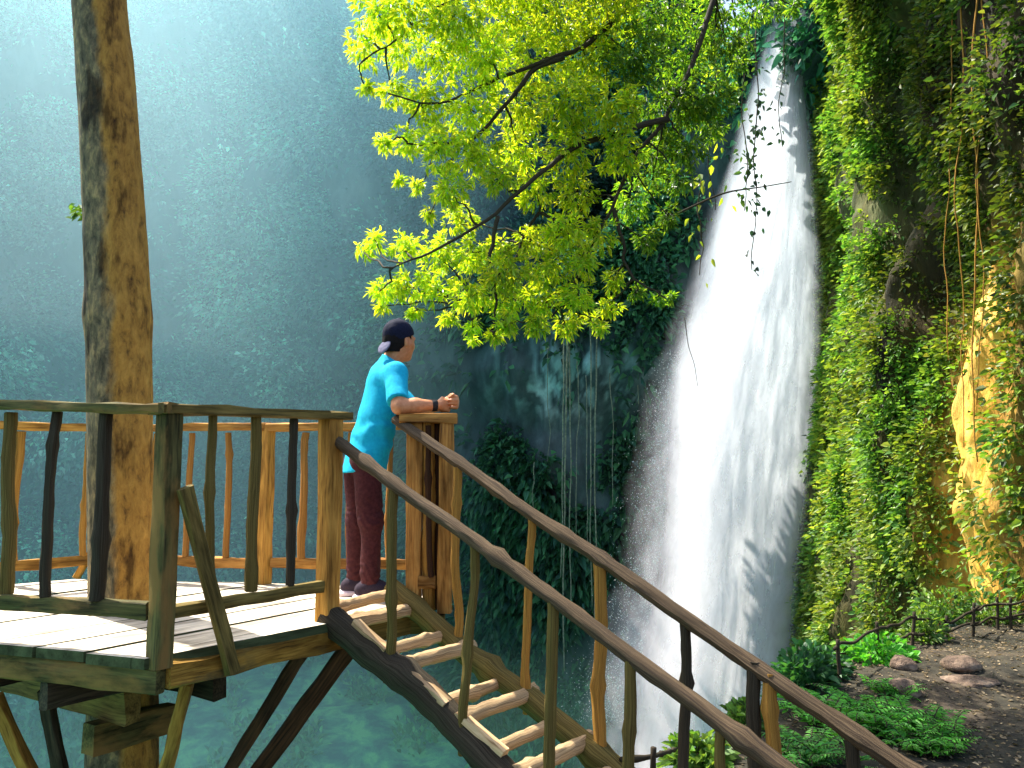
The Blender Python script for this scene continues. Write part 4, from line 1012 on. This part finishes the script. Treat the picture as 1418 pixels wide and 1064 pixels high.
# ================================================================== PERSON
class Sdf:
    def __init__(s, lo, hi, h):
        s.lo = np.array(lo, float); s.h = h; s.n = np.ceil((np.array(hi) - s.lo) / h).astype(int) + 1
        s.f = np.full(s.n, .5, np.float32)
    def sub(s, lo, hi):
        a = np.clip(np.floor((np.array(lo) - s.lo) / s.h).astype(int), 0, s.n); b = np.clip(np.ceil((np.array(hi) - s.lo) / s.h).astype(int) + 1, 0, s.n)
        ax = [s.lo[i] + s.h * np.arange(a[i], b[i]) for i in range(3)]
        g = np.stack(np.meshgrid(*ax, indexing='ij'), -1)
        return tuple(slice(a[i], b[i]) for i in range(3)), g
    def merge(s, sl, d, k):
        f = s.f[sl]
        if k <= 0: s.f[sl] = np.minimum(f, d); return
        hh = np.maximum(k - np.abs(f - d), 0) / k; s.f[sl] = np.minimum(f, d) - hh * hh * k * .25
    def cap(s, a, b, ra, rb, k=.03, flat=None):
        a, b = np.array(a, float), np.array(b, float); m = max(ra, rb) + k + .04
        sl, g = s.sub(np.minimum(a, b) - m, np.maximum(a, b) + m)
        if g.size == 0: return s
        ab = b - a; t = np.clip(((g - a) @ ab) / max(ab @ ab, 1e-9), 0, 1); v = g - a - t[..., None] * ab
        if flat is not None:
            ax, q = np.array(flat[0], float), flat[1]; ax /= np.linalg.norm(ax); v = v + (v @ ax)[..., None] * ax * (1 / q - 1)
        s.merge(sl, np.linalg.norm(v, axis=-1) - (ra + (rb - ra) * t), k); return s
    def ell(s, c, r, k=.02, rot=None):
        c, r = np.array(c, float), np.array(r, float); m = r.max() + k + .04
        sl, g = s.sub(c - m, c + m); v = g - c
        if rot is not None: v = v @ rot          # columns of rot are the local axes
        d = (np.linalg.norm(v / r, axis=-1) - 1) * r.min(); s.merge(sl, d, k); return s
    def cut(s, p, n):
        """keep the side of the plane opposite to n"""
        _, g = s.sub(s.lo, s.lo + s.h * s.n); n = np.array(n, float); n /= np.linalg.norm(n)
        s.f = np.maximum(s.f, ((g - np.array(p)) @ n).astype(np.float32)[:s.n[0], :s.n[1], :s.n[2]]); return s
    def mesh(s):
        f = s.f; ins = f < 0; n = f.shape
        c = np.zeros((n[0] - 1, n[1] - 1, n[2] - 1), np.int8)
        for i in (0, 1):
            for j in (0, 1):
                for k in (0, 1): c += ins[i:n[0] - 1 + i, j:n[1] - 1 + j, k:n[2] - 1 + k]
        act = (c > 0) & (c < 8); idx = np.argwhere(act); lut = np.full(act.shape, -1, np.int64); lut[act] = np.arange(len(idx))
        acc = np.zeros((len(idx), 3)); cnt = np.zeros(len(idx))
        co = [(i, j, k) for i in (0, 1) for j in (0, 1) for k in (0, 1)]
        for a in co:
            for ax in range(3):
                if a[ax]: continue
                b = list(a); b[ax] = 1
                fa = f[idx[:, 0] + a[0], idx[:, 1] + a[1], idx[:, 2] + a[2]]; fb = f[idx[:, 0] + b[0], idx[:, 1] + b[1], idx[:, 2] + b[2]]
                m = (fa < 0) != (fb < 0); t = fa[m] / (fa[m] - fb[m]); p = np.tile(np.array(a, float), (m.sum(), 1)); p[:, ax] = t
                acc[m] += p; cnt[m] += 1
        V = s.lo + s.h * (idx + acc / cnt[:, None]); Fs = []
        for ax in range(3):
            o = [1, 1, 1]; o[ax] = 0
            A_ = ins[tuple(slice(o[i], n[i] - 1) for i in range(3))]
            sh = list(slice(o[i], n[i] - 1) for i in range(3)); sh[ax] = slice(1, n[ax])
            B_ = ins[tuple(sh)]
            e = np.argwhere(A_ != B_); inside = A_[tuple(e.T)]; e = e + np.array(o)
            u, v = (ax + 1) % 3, (ax + 2) % 3
            def cell(du, dv):
                q = e.copy(); q[:, u] -= du; q[:, v] -= dv; return lut[q[:, 0], q[:, 1], q[:, 2]]
            quad = np.column_stack([cell(1, 1), cell(0, 1), cell(0, 0), cell(1, 0)])
            quad[~inside] = quad[~inside][:, ::-1]; Fs.append(quad)
        Fq = np.concatenate(Fs); Fq = Fq[(Fq >= 0).all(1)]
        return V, Fq
    def smooth_mesh(s, it=2):
        V, Fq = s.mesh()
        for _ in range(it):
            S = np.zeros_like(V); c = np.zeros(len(V))
            for a, b in ((0, 1), (1, 2), (2, 3), (3, 0)):
                np.add.at(S, Fq[:, a], V[Fq[:, b]]); np.add.at(c, Fq[:, a], 1); np.add.at(S, Fq[:, b], V[Fq[:, a]]); np.add.at(c, Fq[:, b], 1)
            V = V * .5 + .5 * S / np.maximum(c, 1)[:, None]
        return V, Fq

def v3(*a): return np.array(a, float)
HIP = v3(-.875, 4.86, .80); SHO = v3(-.745, 4.90, 1.285)
fw = unit(v3(.90, .43, 0)); rt_ = v3(fw[1], -fw[0], 0)           # facing, and the person's own right side
shR, shL = SHO + rt_ * .165 - [0, 0, .005], SHO - rt_ * .165 + fw * .03
elR, wrR = v3(-.625, 4.60, 1.078), v3(-.415, 4.685, 1.092)
elL, wrL = v3(-.600, 5.00, 1.085), v3(-.405, 4.80, 1.10)
hipR, hipL = HIP + rt_ * .085, HIP - rt_ * .085
knR, anR = v3(-.80, 4.775, .43), v3(-.800, 4.775, .075)
knL, anL = v3(-.905, 4.935, .44), v3(-.915, 4.945, .075)
HD = v3(-.672, 4.915, 1.495)                                       # middle of the head
hf = unit(v3(.66, .75, -.03)); hr_ = unit(np.cross(hf, [0, 0, 1])); hu = np.cross(hr_, hf)
Rh = np.column_stack([hf, hr_, hu])
def hp(a, b, c): return HD + hf * a + hr_ * b + hu * c

def arms(S, grow=0., hands=True):
    S.cap(shR, elR, .052 + grow, .043 + grow, .03); S.cap(elR, elR * .6 + wrR * .4, .043 + grow, .043 + grow, .02); S.cap(elR * .6 + wrR * .4, wrR, .043 + grow, .027 + grow, .02, )
    S.cap(shL, elL, .052 + grow, .043 + grow, .03); S.cap(elL, elL * .6 + wrL * .4, .043 + grow, .042 + grow, .02); S.cap(elL * .6 + wrL * .4, wrL, .042 + grow, .027 + grow, .02)
def hand(S, w, d, inn, upv, order):
    d = unit(d); inn = unit(inn - d * (inn @ d)); up = unit(upv - d * (upv @ d) - inn * (upv @ inn))
    for i in range(4):
        k0 = w + d * .025 + up * (1.5 - i) * .013; k1 = w + d * (.083 - .004 * abs(i - 1.2)) + up * (1.5 - i) * .0195
        S.cap(k0, k1, .0145, .0115, .018)
        ln = (.040, .044, .041, .033)[i]
        j1 = k1 + (d * .55 + inn * .80) * ln; j2 = j1 + (inn * .75 - d * .62) * ln * .72; j3 = j2 + (-d * .95 + inn * .12) * ln * .55
        S.cap(k1, j1, .0108, .0098, .006); S.cap(j1, j2, .0096, .0088, .004); S.cap(j2, j3, .0086, .0076, .004)
    t0 = w + d * .022 + up * .022 + inn * .008; t1 = t0 + d * .034 + up * .018 + inn * .016; t2 = t1 + d * .028 + inn * .02 + up * .002; t3 = t2 + d * .014 + inn * .02 - up * .004
    S.cap(t0, t1, .0155, .0125, .012); S.cap(t1, t2, .0118, .0105, .005); S.cap(t2, t3, .0100, .0085, .004)

body = Sdf((-1.12, 4.42, -.02), (-.22, 5.20, 1.64), .0058)
# head
body.ell(hp(-.012, 0, .030), (.092, .073, .088), .02, Rh); body.ell(hp(.030, 0, -.045), (.062, .056, .072), .04, Rh)
body.cap(hp(.062, 0, -.092), hp(.066, 0, -.094), .020, .018, .03)                                   # chin
body.cap(hp(.088, 0, .006), hp(.104, 0, -.030), .009, .013, .012)                                   # nose
for sg in (-1, 1):
    body.cap(hp(.080, sg * .018, .022), hp(.074, sg * .045, .020), .011, .010, .012)                # brow
    body.ell(hp(.070, sg * .030, 0), (.013, .015, .011), .008, Rh)                                  # eyeball under the lid
    body.cap(hp(.058, sg * .040, -.030), hp(.030, sg * .060, -.022), .016, .014, .03)               # cheek
    body.ell(hp(-.008, sg * .073, -.012), (.017, .009, .031), .008, Rh)                             # ear
    body.cap(hp(-.018, sg * .078, .008), hp(-.016, sg * .077, -.018), .007, .006, .006)
body.cap(hp(.083, -.018, -.058), hp(.083, .018, -.058), .008, .008, .008); body.cap(hp(.080, -.014, -.070), hp(.080, .014, -.070), .008, .008, .008)
body.cap(SHO + [-.005, 0, .04], HD + [-.012, -.006, -.06], .057, .054, .035)
# trunk and legs (slim under the clothes)
body.cap(HIP + [0, 0, .05], SHO * .75 + HIP * .25, .060, .066, .04); body.cap(shR, shL, .040, .040, .04)
body.cap(SHO * .8 + HIP * .2 - rt_ * .07, SHO * .8 + HIP * .2 + rt_ * .07, .052, .052, .03)
for h_, k_, a_ in ((hipR, knR, anR), (hipL, knL, anL)):
    body.cap(h_ - [0, 0, .06], k_, .062, .046, .03); body.cap(k_, a_ + [0, 0, .02], .045, .034, .02); body.cap(a_, a_ + fw * .10 - [0, 0, .04], .034, .028, .03)
arms(body)
hand(body, wrR, v3(.62, .76, .05), v3(-.55, .75, .0), v3(0, -.15, 1), 1)
hand(body, wrL + [.02, .0, .012], v3(.82, -.50, .02), v3(-.35, -.95, .0), v3(0, -.05, 1), -1)
def skin_mat():
    m, nt, out, N, Lk = nodes('warm_skin'); tc = N('ShaderNodeTexCoord'); n = noise(N, Lk, tc.outputs['Object'], 40, 5)
    c = ramp(N, [(.35, (.50, .19, .075)), (.65, (.62, .27, .12))]); Lk(n.outputs[0], c.inputs[0])
    b = principled(N, Lk, out, c.outputs[0], .5, .4, n.outputs[0], .12, .002); b.inputs['Subsurface Weight'].default_value = .12; b.inputs['Subsurface Radius'].default_value = (.01, .004, .002); return m
def cloth(name, col, dark, scale=55, bump=.25):
    return plain_mat(name, dark, col, scale, .85, .15, bump, .002)
per = thing('person', 'person in bright blue T-shirt, maroon trousers and backward cap leaning on the railing', 'person', (HIP[0], HIP[1], 0))
def sk(name, S, mat, it=2, parent=None, wr=None):
    V, Fq = S.smooth_mesh(it)
    org = np.array(per.location)
    return link(name, make_mesh(name, V - org, Fq, True), mat, parent or per)
bo = sk('body', body, skin_mat(), 2)
# shirt
sh = Sdf((-1.18, 4.50, .62), (-.40, 5.22, 1.46), .0072)
chest = SHO * .72 + HIP * .28; back = SHO * .8 + HIP * .2
sh.cap(shR - [0, 0, .004], shL - [0, 0, .004], .064, .064, .05)
sh.cap(SHO * .82 + HIP * .18 + fw * .012, HIP - [.008, 0, .17], .158, .184, .06, (fw, .66))
sh.cap(SHO - (HD - SHO) * .12, SHO + (HD - SHO) * .55, .086, .070, .05)
seR = shR + (elR - shR) * .86; seL = shL + (elL - shL) * .86
sh.cap(shR, seR + (elR - shR) * .2, .066, .063, .04); sh.cap(shL, seL + (elL - shL) * .2, .064, .058, .03)
# wrinkles
_, g = sh.sub(sh.lo, sh.lo + sh.h * sh.n); g = g[:sh.n[0], :sh.n[1], :sh.n[2]]
near = np.abs(sh.f) < .04; q = g[near]
ax = unit(SHO - HIP); along = q @ ax; 
wr_ = 0.012 * fbm(np.column_stack([q @ rt_ * 9, q @ fw * 9, along * 5 + (q @ fw) * 9]), 3, 12) + .006 * np.sin(along * 48 + 5 * fbm(q * 6, 2, 13) - (q @ fw) * 26) * np.exp(-((along - (HIP @ ax) - .13) / .12) ** 2)
sh.f[near] += wr_.astype(np.float32)
# sleeve ends and hem: cut only near each opening
def cut_near(S, p, n, rad):
    _, g = S.sub(S.lo, S.lo + S.h * S.n); g = g[:S.n[0], :S.n[1], :S.n[2]]; n = unit(np.array(n, float)); d = (g - p) @ n
    m = np.linalg.norm(g - p, axis=-1) < rad; S.f[m] = np.maximum(S.f[m], d[m])
cut_near(sh, seR, elR - shR, .12); cut_near(sh, seL, elL - shL, .12); cut_near(sh, SHO + (HD - SHO) * .46 - fw * .02, (HD - SHO) - fw * .10 * -1, .11)
sh.cut(HIP + [0, 0, -.085], (0.05, 0, -1))
shirt = sk('shirt', sh, cloth('bright_blue_cotton', (.010, .43, .60), (.006, .34, .52)), 1)
# trousers
tr = Sdf((-1.14, 4.60, .03), (-.60, 5.12, .96), .0072)
tr.cap(hipR - [0, 0, .02], hipL - [0, 0, .02], .074, .074, .04)
for h_, k_, a_ in ((hipR, knR, anR), (hipL, knL, anL)):
    tr.cap(h_ - [0, 0, .04], k_, .086, .066, .04); tr.cap(k_, a_ + [0, 0, .03], .066, .052, .03)
_, g = tr.sub(tr.lo, tr.lo + tr.h * tr.n); g = g[:tr.n[0], :tr.n[1], :tr.n[2]]; near = np.abs(tr.f) < .04; q = g[near]
low = np.exp(-((q[:, 2] - .13) / .10) ** 2) + .8 * np.exp(-((q[:, 2] - .46) / .09) ** 2)
tr.f[near] += (.012 * fbm(q * np.array([9, 9, 6]), 3, 15) + .0035 * low * np.sin(q[:, 2] * 120 + 14 * fbm(q * 7, 2, 16) + q[:, 0] * 60)).astype(np.float32)
tr.cut((0, 0, .085), (0, 0, -1)); tr.cut(HIP + [0, 0, .02], (0, 0, 1))
sk('trousers', tr, cloth('maroon_cloth', (.075, .020, .022), (.045, .012, .014)), 1)
# cap worn backwards
cpS = Sdf(HD - .2, HD + .2, .0045)
cpS.ell(hp(-.012, 0, .034), (.102, .084, .097), .01, Rh); cpS.cap(hp(-.012, 0, .122), hp(-.012, 0, .132), .010, .008, .01)
cpS.cut(hp(.06, 0, .040), -hu + hf * .42)
_, g = cpS.sub(cpS.lo, cpS.lo + cpS.h * cpS.n); cpS.f += (.0016 * fbm(g[:cpS.n[0], :cpS.n[1], :cpS.n[2]] * 45, 2, 3)).astype(np.float32)
capo = sk('cap', cpS, cloth('dark_navy_cloth', (.010, .013, .035), (.005, .007, .018), 120), 1)
bS = Sdf(HD - .24, HD + .2, .004)
bS.ell(hp(-.116, 0, -.050), (.010, .050, .050), .004, np.column_stack([unit(hf * .88 - hu * .48), hr_, unit(hu * .88 + hf * .48)]))
bS.cut(hp(-.098, 0, 0), hf)
sk('brim', bS, cloth('pale_grey_lining', (.16, .16, .23), (.10, .10, .16)), 1, capo)
hS = Sdf(HD - .18, HD + .18, .0045)
hS.ell(hp(-.016, 0, .026), (.096, .0785, .090), .01, Rh); hS.cap(hp(-.045, 0, -.03), hp(-.05, 0, -.06), .062, .050, .03)
for sg in (-1, 1): hS.cap(hp(.022, sg * .066, .02), hp(.020, sg * .062, -.026), .010, .006, .012)
hS.cut(hp(.034, 0, 0), hf + hu * .15); hS.cut(hp(0, 0, -.075), -hu)
_, g = hS.sub(hS.lo, hS.lo + hS.h * hS.n); hS.f += (.003 * fbm(g[:hS.n[0], :hS.n[1], :hS.n[2]] * np.array([90, 90, 30]), 2, 4)).astype(np.float32)
for sg in (-1, 1):                                                                     # leave the ears free
    sl, g = hS.sub(HD - .18, HD + .18); g = g[:hS.n[0], :hS.n[1], :hS.n[2]]
    d = (np.linalg.norm(((g - hp(.006, sg * .078, -.014)) @ Rh) / np.array([.030, .03, .034]), axis=-1) - 1) * .03
    hS.f = np.maximum(hS.f, -d.astype(np.float32))
sk('hair', hS, cloth('black_hair', (.012, .009, .008), (.006, .005, .005), 200, .5), 1)
# shoes
for a_, tw_ in ((anR, -.25), (anL, .05)):
    f2 = unit(v3(fw[0] * math.cos(tw_) - fw[1] * math.sin(tw_), fw[0] * math.sin(tw_) + fw[1] * math.cos(tw_), 0)); a0 = np.array([a_[0], a_[1], 0])
    S = Sdf(a0 - [.22, .22, .03], a0 + [.26, .26, .2], .005)
    S.cap(a0 + f2 * -.045 + [0, 0, .055], a0 + f2 * .05 + [0, 0, .055], .044, .046, .03); S.cap(a0 + f2 * .05 + [0, 0, .046], a0 + f2 * .165 + [0, 0, .034], .046, .036, .03)
    S.cap(a0 + [0, 0, .06], a0 + [0, 0, .105], .046, .043, .03); S.cap(a0 + f2 * .03 + [0, 0, .10], a0 + f2 * .10 + [0, 0, .068], .014, .012, .02); S.cut(a0 + [0, 0, .02], (0, 0, -1))
    so_ = sk('shoe', S, cloth('dark_purple_knit', (.05, .035, .05), (.028, .02, .03), 150), 1)
    S = Sdf(a0 - [.22, .22, .03], a0 + [.26, .26, .1], .0045)
    S.cap(a0 - f2 * .05 + [0, 0, .014], a0 + f2 * .06 + [0, 0, .012], .050, .052, .02, ((0, 0, 1), .55)); S.cap(a0 + f2 * .06 + [0, 0, .012], a0 + f2 * .172 + [0, 0, .016], .052, .040, .02, ((0, 0, 1), .55)); S.cut(a0 + [0, 0, .001], (0, 0, -1))
    sk('sole', S, cloth('pale_rubber', (.72, .60, .62), (.62, .5, .54), 60, .1), 1, so_)
# wrist band
def ring(name, c, d, r, w, mat, par):
    d = unit(d); P = np.array([c - d * w / 2, c - d * w / 4, c, c + d * w / 4, c + d * w / 2]); g = Geo(); g.add(*sweep(P, circle(1, 22), [r * .97, r, r * 1.02, r, r * .97]))
    return g.build(name, mat, par)
ring('wristband', wrR * .88 + elR * .12, wrR - elR, .0345, .03, plain_mat('black_rubber', (.012, .012, .014), (.02, .02, .022), 60), per)

# ================================================================== LIGHT AND CAMERA
EL = math.radians(58)
SUN_H = np.array([-math.cos(math.radians(38)), math.sin(math.radians(38))]); SUN_H /= np.linalg.norm(SUN_H)
sdir = Vector((SUN_H[0] * math.cos(EL), SUN_H[1] * math.cos(EL), math.sin(EL)))
sl = bpy.data.lights.new('sun', 'SUN'); sl.energy = 5.0; sl.angle = math.radians(.5); sl.color = (1, .95, .85)
so = bpy.data.objects.new('sun', sl); COL.objects.link(so); so.rotation_euler = sdir.to_track_quat('Z', 'Y').to_euler(); so.location = (-20, 20, 40)
w = bpy.data.worlds.new('World'); SC.world = w; w.use_nodes = True
nt = w.node_tree; nt.nodes.clear()
sk = nt.nodes.new('ShaderNodeTexSky'); sk.sky_type = 'NISHITA'; sk.sun_disc = False
sk.dust_density = 3.0; sk.sun_elevation = EL; sk.sun_rotation = math.atan2(SUN_H[0], SUN_H[1])
bg = nt.nodes.new('ShaderNodeBackground'); bg.inputs[1].default_value = 0.15
wo = nt.nodes.new('ShaderNodeOutputWorld'); nt.links.new(sk.outputs[0], bg.inputs[0]); nt.links.new(bg.outputs[0], wo.inputs[0])
cd = bpy.data.cameras.new('camera'); co = bpy.data.objects.new('camera', cd); COL.objects.link(co)
cd.sensor_width = 36; cd.lens = 36 * F / 1418; cd.clip_end = 500; cd.clip_start = .05
co.location = tuple(CAM); co.rotation_euler = (PI / 2 + PITCH, 0, 0)
SC.camera = co
SC.view_settings.view_transform = 'Standard'; SC.view_settings.look = 'None'; SC.view_settings.exposure = 0; SC.view_settings.gamma = 1
cy = SC.cycles
cy.film_exposure = 2.45
cy.use_denoising = True; cy.max_bounces = 8; cy.diffuse_bounces = 4; cy.transmission_bounces = 4; cy.volume_bounces = 1; cy.transparent_max_bounces = 24
cy.use_adaptive_sampling = True; cy.adaptive_threshold = 0.02; cy.caustics_reflective = False; cy.caustics_refractive = False
